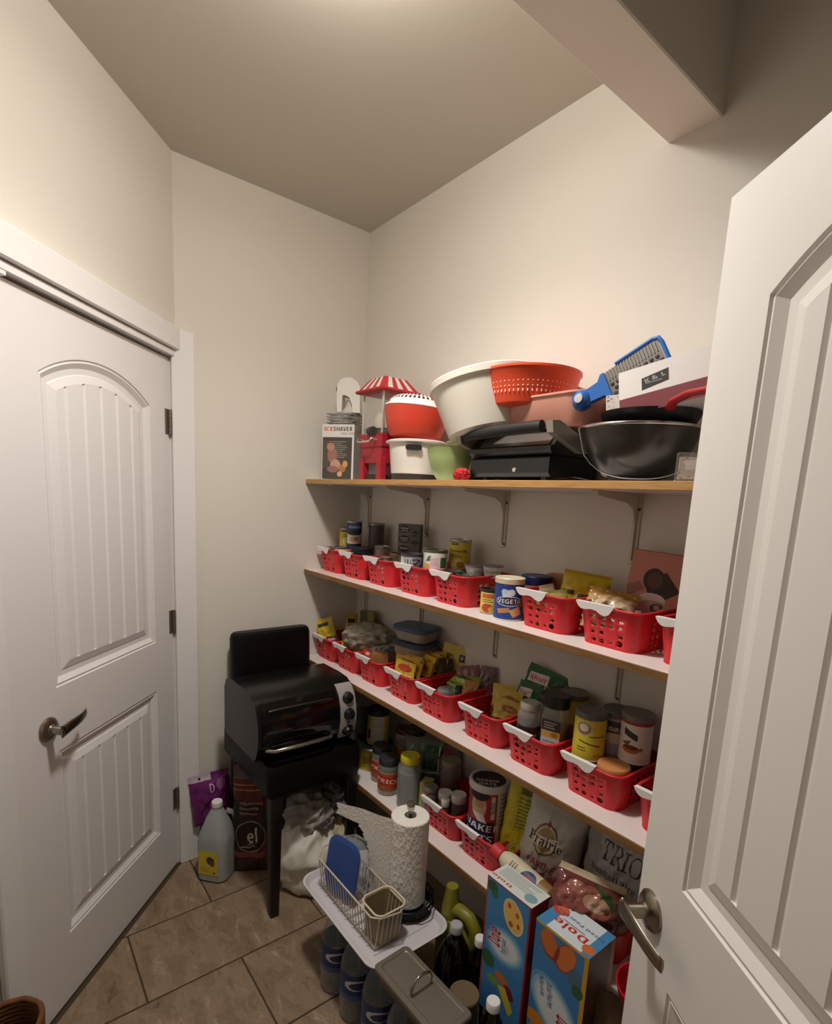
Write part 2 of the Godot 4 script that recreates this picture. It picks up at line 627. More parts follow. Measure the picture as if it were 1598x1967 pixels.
func ceiling_light(at: Vector3, energy: float) -> void:
	var t := thing("ceiling_light", "round flush ceiling light with a frosted glass bowl above the pantry", "lamp", at)
	var g := G.new()
	g.lathe([Vector2(0.0, -0.001), Vector2(0.12, -0.001), Vector2(0.122, -0.012), Vector2(0.112, -0.02), Vector2(0, -0.02)], 40)
	part("base_pan", g.done(), mat("d8d6d0", 0.4, 0.6), t)
	var d := G.new()
	d.lathe([Vector2(0.138, -0.02), Vector2(0.14, -0.04), Vector2(0.125, -0.065), Vector2(0.09, -0.085), Vector2(0.045, -0.096), Vector2(0, -0.099)], 40)
	var m := StandardMaterial3D.new()
	m.albedo_color = Color("f4efe4")
	m.emission_enabled = true
	m.emission = Color("fff4e8")
	m.emission_energy_multiplier = 0.7
	part("lamp_bowl", d.done(), m, t)
	var l := OmniLight3D.new()
	l.name = "lamp_glow"
	t.add_child(l)
	l.position = Vector3(0, -0.08, 0)
	l.light_color = Color("fff9f2")
	l.light_energy = energy
	l.light_size = 0.03
	l.omni_range = 12.0
	l.omni_attenuation = 2.0
	l.shadow_enabled = true
	var p := AreaLight3D.new()
	p.name = "lamp_face"
	t.add_child(p)
	p.position = Vector3(0, -0.102, 0)
	p.rotation.x = -PI / 2
	p.area_size = Vector2(0.2, 0.2)
	p.light_color = Color("fff9f2")
	p.light_energy = energy * 3.1
	p.area_range = 12.0
	p.shadow_enabled = true
	var s := SpotLight3D.new()
	s.name = "lamp_beam"
	t.add_child(s)
	s.position = Vector3(0, -0.104, 0)
	s.rotation.x = -PI / 2
	s.spot_angle = 72.0
	s.spot_angle_attenuation = 1.0
	s.spot_range = 12.0
	s.spot_attenuation = 2.0
	s.light_size = 0.08
	s.light_color = Color("fff9f2")
	s.light_energy = energy * 6.0
	s.shadow_enabled = true

func wall_paint(c: String, seed_: int) -> StandardMaterial3D:
	var m := StandardMaterial3D.new()
	m.albedo_color = Color(c)
	m.roughness = 0.62
	m.normal_enabled = true
	m.normal_scale = 0.06
	m.normal_texture = noise_tex(seed_, 0.03, [], 512, 0.0, true, 3.0)
	m.uv1_triplanar = true
	m.uv1_world_triplanar = true
	m.uv1_scale = Vector3(3, 3, 3)
	return m

func lwall(s: float, y: float, off := 0.0) -> Vector3:
	return Vector3(s * cos(LA) + off * sin(LA), y, LW + s * sin(LA) - off * cos(LA))

# a frame standing on the door wall: x runs towards the corner, z out into the room
func lframe(s: float, y: float, off := 0.0) -> Transform3D:
	return Transform3D(Basis(Vector3(-cos(LA), 0, -sin(LA)), Vector3.UP, Vector3(sin(LA), 0, -cos(LA))), lwall(s, y, off))

func room() -> void:
	var cream := wall_paint("e1dbd0", 3)
	var g := G.new(false)
	g.box(Vector3(1.6, H / 2, -0.05), Vector3(3.4, H + 0.2, 0.1), 0.0)
	setting("wall_right", g.done(), cream, "cream painted wall that carries the four shelves", "wall")
	g = G.new(false)
	g.box(Vector3(-0.05, H / 2, 0.36), Vector3(0.1, H + 0.2, 1.1), 0.0)
	setting("wall_back", g.done(), cream, "narrow cream wall behind the black chair", "wall")
	g = G.new(false)
	var x := lframe(0, 0)
	g.box(Vector3(-0.41, (2.06 + H + 0.1) / 2, -0.05), Vector3(0.98, H + 0.1 - 2.06, 0.1), 0.0, x)
	g.box(Vector3(-2.1, H / 2, -0.05), Vector3(2.5, H + 0.2, 0.1), 0.0, x)
	g.box(Vector3(-0.41, 1.03, -0.085), Vector3(0.98, 2.2, 0.03), 0.0, x)
	setting("wall_left", g.done(), cream, "cream diagonal wall around and above the closed door", "wall")
	g = G.new(false)
	g.box(Vector3(3.05, H / 2, 1.5), Vector3(0.1, H + 0.2, 3.4), 0.0)
	setting("wall_front", g.done(), cream, "cream wall behind the photographer", "wall")
	g = G.new(false)
	g.box(Vector3(2.3, H / 2, 3.05), Vector3(1.8, H + 0.2, 0.1), 0.0)
	setting("wall_far", g.done(), cream, "cream wall at the far side of the entry", "wall")
	g = G.new(false)
	g.box(Vector3(1.5, H + 0.05, 1.5), Vector3(3.3, 0.1, 3.3), 0.0)
	setting("ceiling", g.done(), wall_paint("c6c0b2", 5), "flat grey beige ceiling over the pantry", "ceiling")
	g = G.new(false)
	g.box(Vector3(1.438, 2.609, 1.06), Vector3(0.131, 0.239, 2.16), 0.003)
	setting("wall_header", g.done(), cream, "painted header beam crossing under the ceiling above the entry", "beam")
	# door casing
	var white := mat("e9e6e4", 0.38)
	g = G.new(false)
	g.box(Vector3(-0.42, 2.107, 0.011), Vector3(0.90, 0.078, 0.022), 0.004, x)
	g.box(Vector3(-0.42, 2.055, -0.02), Vector3(0.86, 0.020, 0.056), 0.001, x)
	g.box(Vector3(-0.80, 2.04, -0.009), Vector3(0.10, 0.012, 0.03), 0.001, x)
	setting("trim_1", g.done(), white, "white head casing over the closed panel door", "door casing")
	g = G.new(false)
	g.box(Vector3(0.0095, 1.07, 0.803), Vector3(0.019, 2.14, 0.082), 0.003)
	setting("trim_2", g.done(), white, "white upright casing in the corner beside the hinges", "door casing")
	g = G.new(false)
	g.box(Vector3(-0.872, 1.07, 0.011), Vector3(0.072, 2.14, 0.022), 0.004, x)
	setting("trim_3", g.done(), white, "white upright casing on the latch side of the closed door", "door casing")
	# floor: a bed of grout with each stone tile laid in it
	g = G.new(false)
	g.box(Vector3(1.5, -0.053, 1.5), Vector3(3.3, 0.1, 3.3), 0.0)
	var fl := setting("floor", g.done(), mat("4b3d2c", 0.9), "brown slate look floor tiles laid in running bond", "floor")
	var stone := []
	for k in 4:
		var m := StandardMaterial3D.new()
		var vein := noise_tex(20 + k, 0.006, ["5e4b39", "78634d", "8a745d", "7e6953", "957f68", "89745d", "a48f77", "d2c0a8"], 512, 110.0)
		(vein.noise as FastNoiseLite).fractal_type = FastNoiseLite.FRACTAL_RIDGED
		(vein.noise as FastNoiseLite).fractal_gain = 0.6
		m.albedo_texture = vein
		m.roughness = 0.5
		m.normal_enabled = true
		m.normal_scale = 0.5
		m.normal_texture = noise_tex(40 + k, 0.012, [], 512, 40.0, true, 6.0)
		m.uv1_triplanar = true
		m.uv1_world_triplanar = true
		m.uv1_scale = Vector3(1.2, 1.2, 2.6)
		m.uv1_offset = Vector3(0.37 * k, 0, 0.61 * k)
		stone.append(m)
	var far := lwall(3.2, 0)
	var inside := PackedVector2Array([Vector2(0, 0), Vector2(0, LW), Vector2(far.x, far.z), Vector2(3, 3), Vector2(3, 0)])
	var n := 0
	for i in 10:
		for j in range(-1, 6):
			var x0 := -0.005 + 0.311 * i + 0.003
			var z0 := (0.197 if i % 2 == 0 else -0.12) + 0.61 * j + 0.003
			var q := PackedVector2Array([Vector2(x0, z0), Vector2(x0 + 0.305, z0), Vector2(x0 + 0.305, z0 + 0.604), Vector2(x0, z0 + 0.604)])
			for cut in Geometry2D.intersect_polygons(q, inside):
				var tg := G.new(false)
				tg.prism(cut, 0.0, 0.006, Transform3D(Basis(Vector3.RIGHT, Vector3.BACK, Vector3.DOWN), Vector3(0, 0, 0)))
				part("tile", tg.done(), stone[(n * 7 + i) % 4], fl)
				n += 1

# ---------------------------------------------------------------- doors
# an arched or square sunk panel with a raised field of grooved planks; x0..x1 across, y0..y1 up, rise of the arch
func outline(x0: float, x1: float, y0: float, y1: float, rise: float, d: float, n := 20) -> PackedVector2Array:
	var out := PackedVector2Array([Vector2(x0 + d, y0 + d), Vector2(x1 - d, y0 + d)])
	for k in n + 1:
		var px := lerpf(x1 - d, x0 + d, float(k) / n)
		out.append(Vector2(px, arch_y(px, x0, x1, y1, rise, d)))
	return out

func arch_y(px: float, x0: float, x1: float, y1: float, rise: float, d: float) -> float:
	if rise < 0.001:
		return y1 - d
	var hw := (x1 - x0) * 0.5
	var r := (hw * hw + rise * rise) / (2.0 * rise)
	var cx := (x0 + x1) * 0.5
	return y1 + rise - r + sqrt(maxf(0.0, (r - d) * (r - d) - (px - cx) * (px - cx)))

func panel_mesh(x0: float, x1: float, y0: float, y1: float, rise: float) -> ArrayMesh:
	var g := G.new(false)
	var steps := [[0.0, 0.0], [0.002, -0.004], [0.007, -0.004], [0.009, -0.002], [0.024, -0.012], [0.040, -0.0125], [0.043, -0.010], [0.064, -0.004]]
	for i in range(1, steps.size()):
		var a := outline(x0, x1, y0, y1, rise, steps[i - 1][0])
		var b := outline(x0, x1, y0, y1, rise, steps[i][0])
		var za: float = steps[i - 1][1]
		var zb: float = steps[i][1]
		for k in a.size():
			var k1 := (k + 1) % a.size()
			g.quad(Vector3(a[k].x, a[k].y, za), Vector3(a[k1].x, a[k1].y, za), Vector3(b[k1].x, b[k1].y, zb), Vector3(b[k].x, b[k].y, zb))
	var d := 0.064
	var xs := [[x0 + d, 0.0]]
	var w := x1 - x0 - 2 * d
	for k in range(1, 6):
		var gx := x0 + d + w * (k - 0.5) / 5.0 + (0.0 if k < 6 else 0.0)
		for q in [[-0.007, 0.0], [-0.002, -0.0045], [0.002, -0.0045], [0.007, 0.0]]:
			xs.append([gx + q[0], q[1]])
	xs.append([x1 - d, 0.0])
	for i in range(1, xs.size()):
		var cuts := maxi(1, int((xs[i][0] - xs[i - 1][0]) / 0.02))
		for c in cuts:
			var t0 := float(c) / cuts
			var t1 := float(c + 1) / cuts
			var a: float = lerpf(xs[i - 1][0], xs[i][0], t0)
			var b: float = lerpf(xs[i - 1][0], xs[i][0], t1)
			var za: float = -0.004 + lerpf(xs[i - 1][1], xs[i][1], t0)
			var zb: float = -0.004 + lerpf(xs[i - 1][1], xs[i][1], t1)
			var ta := arch_y(a, x0, x1, y1, rise, d)
			var tb := arch_y(b, x0, x1, y1, rise, d)
			g.quad(Vector3(a, y0 + d, za), Vector3(b, y0 + d, zb), Vector3(b, tb, zb), Vector3(a, ta, za))
			if za < -0.0041 or zb < -0.0041:
				g.quad(Vector3(a, y0 + d, -0.004), Vector3(b, y0 + d, -0.004), Vector3(b, y0 + d, zb), Vector3(a, y0 + d, za))
				g.quad(Vector3(b, tb, -0.004), Vector3(a, ta, -0.004), Vector3(a, ta, za), Vector3(b, tb, zb))
	return g.done()

func door_frame_mesh(w: float, h: float, x0: float, x1: float, p: Array) -> ArrayMesh:
	var g := G.new(false)
	var z := 0.0
	var lo: Array = p[0]
	var up: Array = p[1]
	for r in [[0.0, x0, 0.0, h], [x1, w, 0.0, h], [x0, x1, 0.0, lo[0]], [x0, x1, lo[1], up[0]]]:
		g.quad(Vector3(r[0], r[2], z), Vector3(r[1], r[2], z), Vector3(r[1], r[3], z), Vector3(r[0], r[3], z))
	var o := outline(x0, x1, up[0], up[1], up[2], 0.0)
	for k in range(2, o.size() - 1):
		g.quad(Vector3(o[k + 1].x, o[k + 1].y, z), Vector3(o[k].x, o[k].y, z), Vector3(o[k].x, h, z), Vector3(o[k + 1].x, h, z))
	var t := -0.035
	g.quad(Vector3(w, 0, t), Vector3(0, 0, t), Vector3(0, h, t), Vector3(w, h, t))
	g.quad(Vector3(0, 0, t), Vector3(0, 0, z), Vector3(0, h, z), Vector3(0, h, t))
	g.quad(Vector3(w, 0, z), Vector3(w, 0, t), Vector3(w, h, t), Vector3(w, h, z))
	g.quad(Vector3(0, h, z), Vector3(w, h, z), Vector3(w, h, t), Vector3(0, h, t))
	g.quad(Vector3(0, 0, t), Vector3(w, 0, t), Vector3(w, 0, z), Vector3(0, 0, z))
	return g.done()

# lever handle: rose on the door face, neck, and a curved lever that runs along dir (+1 or -1 in x)
func lever(parent: Node3D, at: Vector3, dir: float, droop: float) -> void:
	var nickel := mat("9a9184", 0.28, 1.0)
	var g := G.new()
	var turn := Transform3D(Basis(Vector3.RIGHT, PI / 2), at)
	g.lathe([Vector2(0, 0), Vector2(0.034, 0), Vector2(0.034, 0.004), Vector2(0.028, 0.010), Vector2(0.015, 0.013), Vector2(0.0125, 0.016), Vector2(0.0125, 0.05), Vector2(0.0115, 0.053), Vector2(0, 0.053)], 32, turn)
	var h := part("handle", g.done(), nickel, parent)
	var l := G.new()
	var sec := []
	for k in 15:
		var s := k / 14.0
		var px := dir * (-0.010 + 0.115 * s)
		var py := 0.010 * sin(s * PI * 1.0) * (1.0 - s) + droop * s * s
		var pz := 0.050 + 0.003 * sin(s * PI) - 0.014 * s * s
		sec.append([Vector3(px, py, pz), 0.018 * (1.0 - 0.3 * s), 0.005 * (1.0 - 0.4 * s)])
	l.section()
	for k in 14:
		for j in 12:
			var c := []
			for e in [[k, j], [k + 1, j], [k + 1, j + 1], [k, j + 1]]:
				var a: float = TAU * e[1] / 12.0
				var q: Array = sec[e[0]]
				c.append(at + q[0] + Vector3(0, cos(a) * q[1], sin(a) * q[2] * dir))
			l.quad(c[0], c[1], c[2], c[3])
	for e in [0, 14]:
		for j in 12:
			var q: Array = sec[e]
			var a := TAU * j / 12.0
			var b := TAU * (j + 1) / 12.0
			l.tri(at + q[0], at + q[0] + Vector3(0, cos(b) * q[1], sin(b) * q[2] * dir), at + q[0] + Vector3(0, cos(a) * q[1], sin(a) * q[2] * dir))
	part("lever", l.done(), nickel, h)

func left_door() -> void:
	var t := thing("door_1", "closed white panel door with an arched upper panel and three hinges", "door")
	t.set_meta("kind", "structure")
	t.transform = lframe(0.818, 0.006, -0.016)
	var paint := mat("e6e2e1", 0.4)
	var w := 0.821
	var x0 := 0.818 - 0.645
	var x1 := 0.818 - 0.147
	part("slab", door_frame_mesh(w, 2.03, x0, x1, [[0.214, 0.806], [0.994, 1.844, 0.075]]), paint, t)
	part("panel", panel_mesh(x0, x1, 0.994, 1.844, 0.075), paint, t)
	part("panel", panel_mesh(x0, x1, 0.214, 0.806, 0.0), paint, t)
	lever(t, Vector3(0.818 - 0.683, 0.888, 0), 1.0, 0.012)
	var steel := mat("8d8478", 0.4, 0.9)
	for y in [1.806, 1.05, 0.30]:
		var g := G.new(false)
		g.box(Vector3(w - 0.046, y, 0.001), Vector3(0.018, 0.09, 0.003), 0.001)
		for k in 3:
			g.lathe([Vector2(0, 0), Vector2(0.0065, 0), Vector2(0.0065, 0.029), Vector2(0, 0.029)], 12, Transform3D(Basis(), Vector3(w - 0.031, y - 0.045 + 0.03 * k, 0.006)))
		g.lathe([Vector2(0, -0.01), Vector2(0.003, -0.008), Vector2(0.005, 0.0)], 10, Transform3D(Basis(), Vector3(w - 0.031, y - 0.045, 0.006)))
		part("hinge", g.done(), steel, t)

func right_door() -> void:
	var t := thing("door_2", "open white panel door standing in front of the shelves", "door")
	t.set_meta("kind", "structure")
	var a := deg_to_rad(35.0)
	# x from the latch edge to the hinges, z towards the door wall
	t.transform = Transform3D(Basis(Vector3(cos(a), 0, sin(a)), Vector3.UP, Vector3(-sin(a), 0, cos(a))), Vector3(1.785, 0.005, 0.513))
	var paint := mat("e6e2dc", 0.4)
	part("slab", door_frame_mesh(0.76, 2.03, 0.118, 0.642, [[0.214, 0.806], [0.989, 1.857, 0.075]]), paint, t)
	part("panel", panel_mesh(0.118, 0.642, 0.989, 1.857, 0.075), paint, t)
	part("panel", panel_mesh(0.118, 0.642, 0.214, 0.806, 0.0), paint, t)
	lever(t, Vector3(0.046, 0.893, 0), 1.0, -0.008)

# ---------------------------------------------------------------- shelves, brackets, baskets
func shelves() -> void:
	var white := mat("e8dfdb", 0.35)
	var names := ["top shelf board with an oak front edge, highest of the four", "white shelf board holding tins in red baskets, second from the top", "white shelf board holding packets and jars, third from the top", "lowest white shelf board behind the paper towel roll"]
	for k in 4:
		var t := thing("wall_shelf", names[k], "shelf", Vector3(0, SY[k], 0), 0.0, "pantry shelves")
		var g := G.new(false)
		g.box(Vector3(1.031, -0.0095, 0.143), Vector3(2.058, 0.019, 0.282), 0.001)
		part("board", g.done(), white, t)
		var e := G.new(false)
		e.box(Vector3(1.031, -0.0095, 0.2865), Vector3(2.058, 0.019, 0.005), 0.001)
		var m := StandardMaterial3D.new()
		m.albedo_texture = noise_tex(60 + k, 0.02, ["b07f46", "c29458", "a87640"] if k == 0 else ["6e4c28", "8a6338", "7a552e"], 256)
		m.roughness = 0.5
		m.uv1_triplanar = true
		m.uv1_scale = Vector3(1, 12, 12)
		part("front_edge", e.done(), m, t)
	# steel brackets on the wall under each shelf
	var steel := mat("d2c9bc", 0.5)
	var g := G.new(false)
	g.box(Vector3(0, -0.116, 0.003), Vector3(0.022, 0.19, 0.004), 0.001)
	g.box(Vector3(0, -0.0215, 0.11), Vector3(0.022, 0.004, 0.215), 0.001)
	var arm := G.new()
	arm.prism(PackedVector2Array([Vector2(0.004, -0.024), Vector2(0.2, -0.024), Vector2(0.2, -0.03), Vector2(0.06, -0.045), Vector2(0.03, -0.06), Vector2(0.014, -0.1), Vector2(0.012, -0.2), Vector2(0.004, -0.2)]), -0.0015, 0.0015, Transform3D(Basis(Vector3(0, 0, 1), Vector3.UP, Vector3(-1, 0, 0)), Vector3.ZERO))
	var sc := G.new()
	sc.lathe([Vector2(0.0045, 0), Vector2(0.004, 0.003), Vector2(0, 0.004)], 10, Transform3D(Basis(Vector3.RIGHT, PI / 2), Vector3(0.0065, 0, 0.004)))
	var ms := [g.done(), arm.done(), sc.done()]
	var level := ["top shelf", "second shelf", "third shelf", "lowest shelf"]
	var spot := ["nearest the corner", "second from the corner", "third from the corner", "nearest the open door"]
	var xs := [0.088, 0.507, 0.928, 1.409]
	for k in 4:
		for i in 4:
			var t := thing("shelf_bracket", "grey steel bracket under the %s, %s" % [level[k], spot[i]], "bracket", Vector3(xs[i], SY[k], 0), 0.0, "shelf brackets")
			part("plate", ms[0], steel, t)
			part("gusset", ms[1], steel, t)
			for q in [-0.2, -0.06]:
				part("screw", ms[2], mat("5c564e", 0.4, 0.8), t).position.y = q

var basket0: Node3D

func basket_point(q: float, y: float, off: float) -> Vector3:
	# q in 0..1 runs round the basket from the middle of the front; y in 0..1 up the wall
	var w := lerpf(0.152, 0.172, y) + 2 * off
	var d := lerpf(0.196, 0.226, y) + 2 * off
	var r := 0.03 + off
	var arc := PI * 0.5 * r
	var sw := w - 2 * r
	var sd := d - 2 * r
	var l := fposmod(q, 1.0) * (2 * sw + 2 * sd + 4 * arc) + sw * 0.5
	var h := 0.1 * y
	var legs := [sw, arc, sd, arc, sw, arc, sd, arc]
	var dirs := [Vector2(1, 0), Vector2(0, -1), Vector2(-1, 0), Vector2(0, 1)]
	var starts := [Vector2(-sw / 2, d / 2), Vector2(w / 2, sd / 2), Vector2(sw / 2, -d / 2), Vector2(-w / 2, -sd / 2)]
	l = fposmod(l, 2 * sw + 2 * sd + 4 * arc)
	for k in 8:
		if l <= legs[k] or k == 7:
			var e := k / 2
			if k % 2 == 0:
				var p: Vector2 = starts[e] + dirs[e] * l
				return Vector3(p.x, h, p.y)
			var c: Vector2 = [Vector2(sw / 2, sd / 2), Vector2(sw / 2, -sd / 2), Vector2(-sw / 2, -sd / 2), Vector2(-sw / 2, sd / 2)][e]
			var a: float = [PI / 2, 0.0, -PI / 2, PI][e] - l / r
			return Vector3(c.x + cos(a) * r, h, c.y + sin(a) * r)
		l -= legs[k]
	return Vector3.ZERO

func make_basket() -> Node3D:
	var t := thing("red_basket", "red", "basket", Vector3.ZERO)
	var red := mat("d3242c", 0.42)
	var g := G.new()
	# wall cells: some with a round hole right through
	var nq := 28
	var rows := [0.05, 0.26, 0.46, 0.64, 0.8, 1.0]
	var r2 := RandomNumberGenerator.new()
	r2.seed = 11
	var skin := 0.0018
	for side in [0.0, -skin]:
		for i in nq:
			g.section()
			g.quad(basket_point(float(i) / nq, 0.0, side), basket_point((i + 1.0) / nq, 0.0, side), basket_point((i + 1.0) / nq, rows[0], side), basket_point(float(i) / nq, rows[0], side))
	for i in nq:
		var mid := (i + 0.5) / nq
		var plain := false
		for c in [0.135, 0.365, 0.635, 0.865]:
			if absf(mid - c) < 0.05: plain = true
		for j in rows.size() - 1:
			var q0 := float(i) / nq
			var q1 := (i + 1.0) / nq
			var y0: float = rows[j]
			var y1: float = rows[j + 1]
			var dice := r2.randf()
			var hx := r2.randf_range(-0.12, 0.12)
			var hy := r2.randf_range(-0.12, 0.12)
			var hr := r2.randf_range(0.15, 0.38)
			if plain or j == 4 or dice < 0.12:
				for side in [0.0, -skin]:
					g.quad(basket_point(q0, y0, side), basket_point(q1, y0, side), basket_point(q1, y1, side), basket_point(q0, y1, side))
				continue
			var f := func(a: float, hole: bool, side: float) -> Vector3:
				var c := Vector2(cos(a), sin(a))
				var p := Vector2.ZERO
				if hole:
					p = Vector2(0.5 + hx + c.x * hr, 0.5 + hy + c.y * hr)
				else:
					var s := 0.5 / maxf(absf(c.x), absf(c.y))
					p = Vector2(0.5 + c.x * s, 0.5 + c.y * s)
				return basket_point(lerpf(q0, q1, p.x), lerpf(y0, y1, p.y), side)
			for k in 12:
				var a0 := TAU * (k + 0.5 * 0) / 12.0 + PI / 4
				var a1 := TAU * (k + 1) / 12.0 + PI / 4
				for side in [0.0, -skin]:
					g.quad(f.call(a0, false, side), f.call(a1, false, side), f.call(a1, true, side), f.call(a0, true, side))
				g.quad(f.call(a0, true, 0.0), f.call(a1, true, 0.0), f.call(a1, true, -skin), f.call(a0, true, -skin))
	g.stack([[0.152, 0.196, 0.03, 0.0], [0.152, 0.196, 0.03, 0.003]])
	part("basket_body", g.done(), red, t)
	var rim := G.new()
	var path := []
	for k in 72:
		path.append(basket_point(k / 72.0, 1.0, 0.0015))
	rim.tube(path, 0.0045, 8, true, 0.7)
	part("rim", rim.done(), red, t)
	# the white grip tab hooked over the front rim
	var tab := PackedVector2Array([Vector2(-0.085, 0.0), Vector2(0.022, 0.0), Vector2(0.016, -0.008), Vector2(0.007, -0.0175), Vector2(-0.004, -0.021), Vector2(-0.016, -0.0185), Vector2(-0.028, -0.0135), Vector2(-0.042, -0.0125), Vector2(-0.06, -0.015), Vector2(-0.07, -0.0145), Vector2(-0.078, -0.01), Vector2(-0.083, -0.004)])
	tab.reverse()
	for i in tab.size():
		tab[i].y *= 1.3
	var tb := G.new()
	tb.prism(tab, 0.0, 0.0016, Transform3D(Basis(Vector3.RIGHT, 0.1), Vector3(0.0, 0.107, 0.1185)))
	tb.box(Vector3(-0.0315, 0.1065, 0.114), Vector3(0.105, 0.0016, 0.012), 0.0005)
	part("grip_tab", tb.done(), mat("f2efec", 0.35), t)
	return t

func basket(x: float, shelf: int, label: String, z := 0.123, yaw := 0.0) -> Node3D:
	var b: Node3D
	if basket0 == null:
		basket0 = make_basket()
		b = basket0
	else:
		b = basket0.duplicate()
		b.name = numbered("red_basket")
		add_child(b)
	b.position = Vector3(x, SY[shelf], z)
	b.rotation.y = yaw
	tag(b, label, "basket", "red baskets on the %s shelf" % ["top", "second", "third", "lowest"][shelf])
	return b

# ---------------------------------------------------------------- the top shelf: kitchen gadgets
func top_shelf() -> void:
	var y: float = SY[0]
	# printed box of a food gadget in the corner
	var tex := art(256, 256, "d9d6d0", [["r", 0, 0, 0.5, 1, "e4e1dc"], ["t", "ICE", 0.1, 0.085, 0.07, "d8452c", 0, true, 0.9], ["t", "SHAVER", 0.325, 0.085, 0.075, "3a3836", 0, true, 0.75], ["t", "RBA-300", 0.4, 0.165, 0.04, "6a6662", 0, false],
		["r", 0.015, 0.23, 0.455, 0.75, "4a443c"], ["l", 0.1, 0.3, 0.3, 9, 0.035, "8d857a"], ["r", 0.03, 0.28, 0.09, 0.5, "5a5046"], ["e", 0.17, 0.55, 0.075, 0.14, "a07468"], ["e", 0.14, 0.40, 0.06, 0.07, "b58a70"], ["e", 0.22, 0.72, 0.08, 0.10, "c59a86"], ["e", 0.18, 0.80, 0.09, 0.06, "9c6b62"],
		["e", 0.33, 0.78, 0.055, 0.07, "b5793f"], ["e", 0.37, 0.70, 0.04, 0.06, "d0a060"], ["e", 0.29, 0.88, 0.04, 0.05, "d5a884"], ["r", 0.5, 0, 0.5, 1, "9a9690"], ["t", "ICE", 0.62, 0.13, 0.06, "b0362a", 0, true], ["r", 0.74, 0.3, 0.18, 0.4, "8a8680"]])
	var yaw := deg_to_rad(33)
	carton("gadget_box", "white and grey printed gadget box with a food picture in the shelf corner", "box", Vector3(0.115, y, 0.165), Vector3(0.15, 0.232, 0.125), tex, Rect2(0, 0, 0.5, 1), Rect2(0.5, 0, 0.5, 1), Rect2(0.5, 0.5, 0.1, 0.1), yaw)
	# folded white papers on the box
	var fold := pouch_mesh(0.13, 0.11, 0.017, 77, 0.004, 0.02)
	for k in 4:
		var fp := solo("folded_paper", fold, mat("d8d4cf" if k % 2 == 0 else "c9c5c0", 0.7), ["lowest of four folded white papers lying on the gadget box", "second lowest of four folded white papers on the gadget box", "third folded white paper up from the gadget box", "topmost folded white paper, under the white arched appliance"][k], "paper", Vector3(0.115, y + 0.240 + 0.0125 * k, 0.165), 0.0, "white papers on the gadget box")
		fp.basis = Basis(Vector3.UP, yaw + 0.15 * sin(k * 2.0)) * Basis(Vector3.RIGHT, PI / 2) * Basis(Vector3(0, 0, 1), 0.0)
		fp.position -= fp.basis.y * 0.055
	# white arched appliance
	var t := thing("kitchen_appliance", "small white arched kitchen appliance with a dark knob, top left of the shelf", "appliance", Vector3(0.135, y + 0.284, 0.16), deg_to_rad(50))
	var g := G.new()
	g.prism(PackedVector2Array([Vector2(-0.045, 0), Vector2(-0.048, 0.07), Vector2(-0.047, 0.105), Vector2(-0.036, 0.128), Vector2(-0.012, 0.141), Vector2(0.014, 0.14), Vector2(0.038, 0.125), Vector2(0.05, 0.1), Vector2(0.052, 0.0), Vector2(0.022, 0.0), Vector2(0.018, 0.03), Vector2(0.005, 0.062), Vector2(-0.016, 0.07), Vector2(-0.024, 0.068), Vector2(-0.026, 0.0)]), -0.035, 0.035, Transform3D.IDENTITY, false)
	part("housing", g.done(), mat("e6e0d8", 0.4), t)
	g = G.new()
	g.lathe([Vector2(0.0, 0.0), Vector2(0.035, 0.0), Vector2(0.036, 0.004), Vector2(0.02, 0.03), Vector2(0.012, 0.05), Vector2(0, 0.05)], 24, Transform3D(Basis(), Vector3(0.005, 0.0, 0.0)))
	part("cup", g.done(), mat("cfcac2", 0.3), t)
	g = G.new()
	g.lathe([Vector2(0.013, 0), Vector2(0.013, 0.006), Vector2(0.009, 0.01), Vector2(0, 0.01)], 18, Transform3D(Basis(Vector3(0, 0, 1), PI / 2), Vector3(-0.046, 0.098, 0.0)))
	part("knob", g.done(), mat("4a4440", 0.5), t)
	popcorn(Vector3(0.415, y, 0.155))
	# two white steamers
	for k in 2:
		var big := k == 0
		var r := 0.1 if big else 0.085
		var at := Vector3(0.625, y, 0.165) if big else Vector3(0.87, y, 0.112)
		var hh := 0.142 if big else 0.135
		t = thing("rice_cooker", "white cooker with a black base and oval handle under the red bowl" if big else "white cooker with an oval black handle behind the green bowl", "appliance", at, face(at) - 0.1)
		g = G.new()
		g.lathe([Vector2(0, 0.022), Vector2(r * 0.86, 0.022), Vector2(r * 0.9, 0.03), Vector2(r, hh - 0.014), Vector2(r * 1.12, hh - 0.01), Vector2(r * 1.13, hh - 0.005), Vector2(r * 1.02, hh), Vector2(r * 0.96, hh), Vector2(r * 0.94, hh - 0.02), Vector2(0, hh - 0.022)], 40)
		part("pot", g.done(), mat("e9e2d6", 0.35), t)
		g = G.new()
		g.lathe([Vector2(0, 0), Vector2(r * 0.84, 0), Vector2(r * 0.88, 0.004), Vector2(r * 0.88, 0.024), Vector2(0, 0.024)], 36)
		part("base", g.done(), mat("2a2522", 0.5), t)
		g = G.new()
		g.stack([[0.05, 0.016, 0.008, 0.0], [0.056, 0.019, 0.009, 0.004], [0.056, 0.019, 0.009, 0.014], [0.05, 0.014, 0.007, 0.018]], 6, true, true, Transform3D(Basis(Vector3.RIGHT, PI / 2), Vector3(0, hh - 0.03, r - 0.004)))
		part("handle", g.done(), mat("1d1b1a", 0.4), t)
	# red bowl with a white slotted lid, set askew on the cooker
	t = thing("salad_spinner", "coral red bowl with a domed white slotted lid, tilted on the white cooker", "bowl", Vector3(0.60, y + 0.150, 0.16))
	t.basis = Basis(Vector3(1, 0, -0.9).normalized(), 0.0) * Basis.from_euler(Vector3(0, 0.8, -0.07))
	g = G.new()
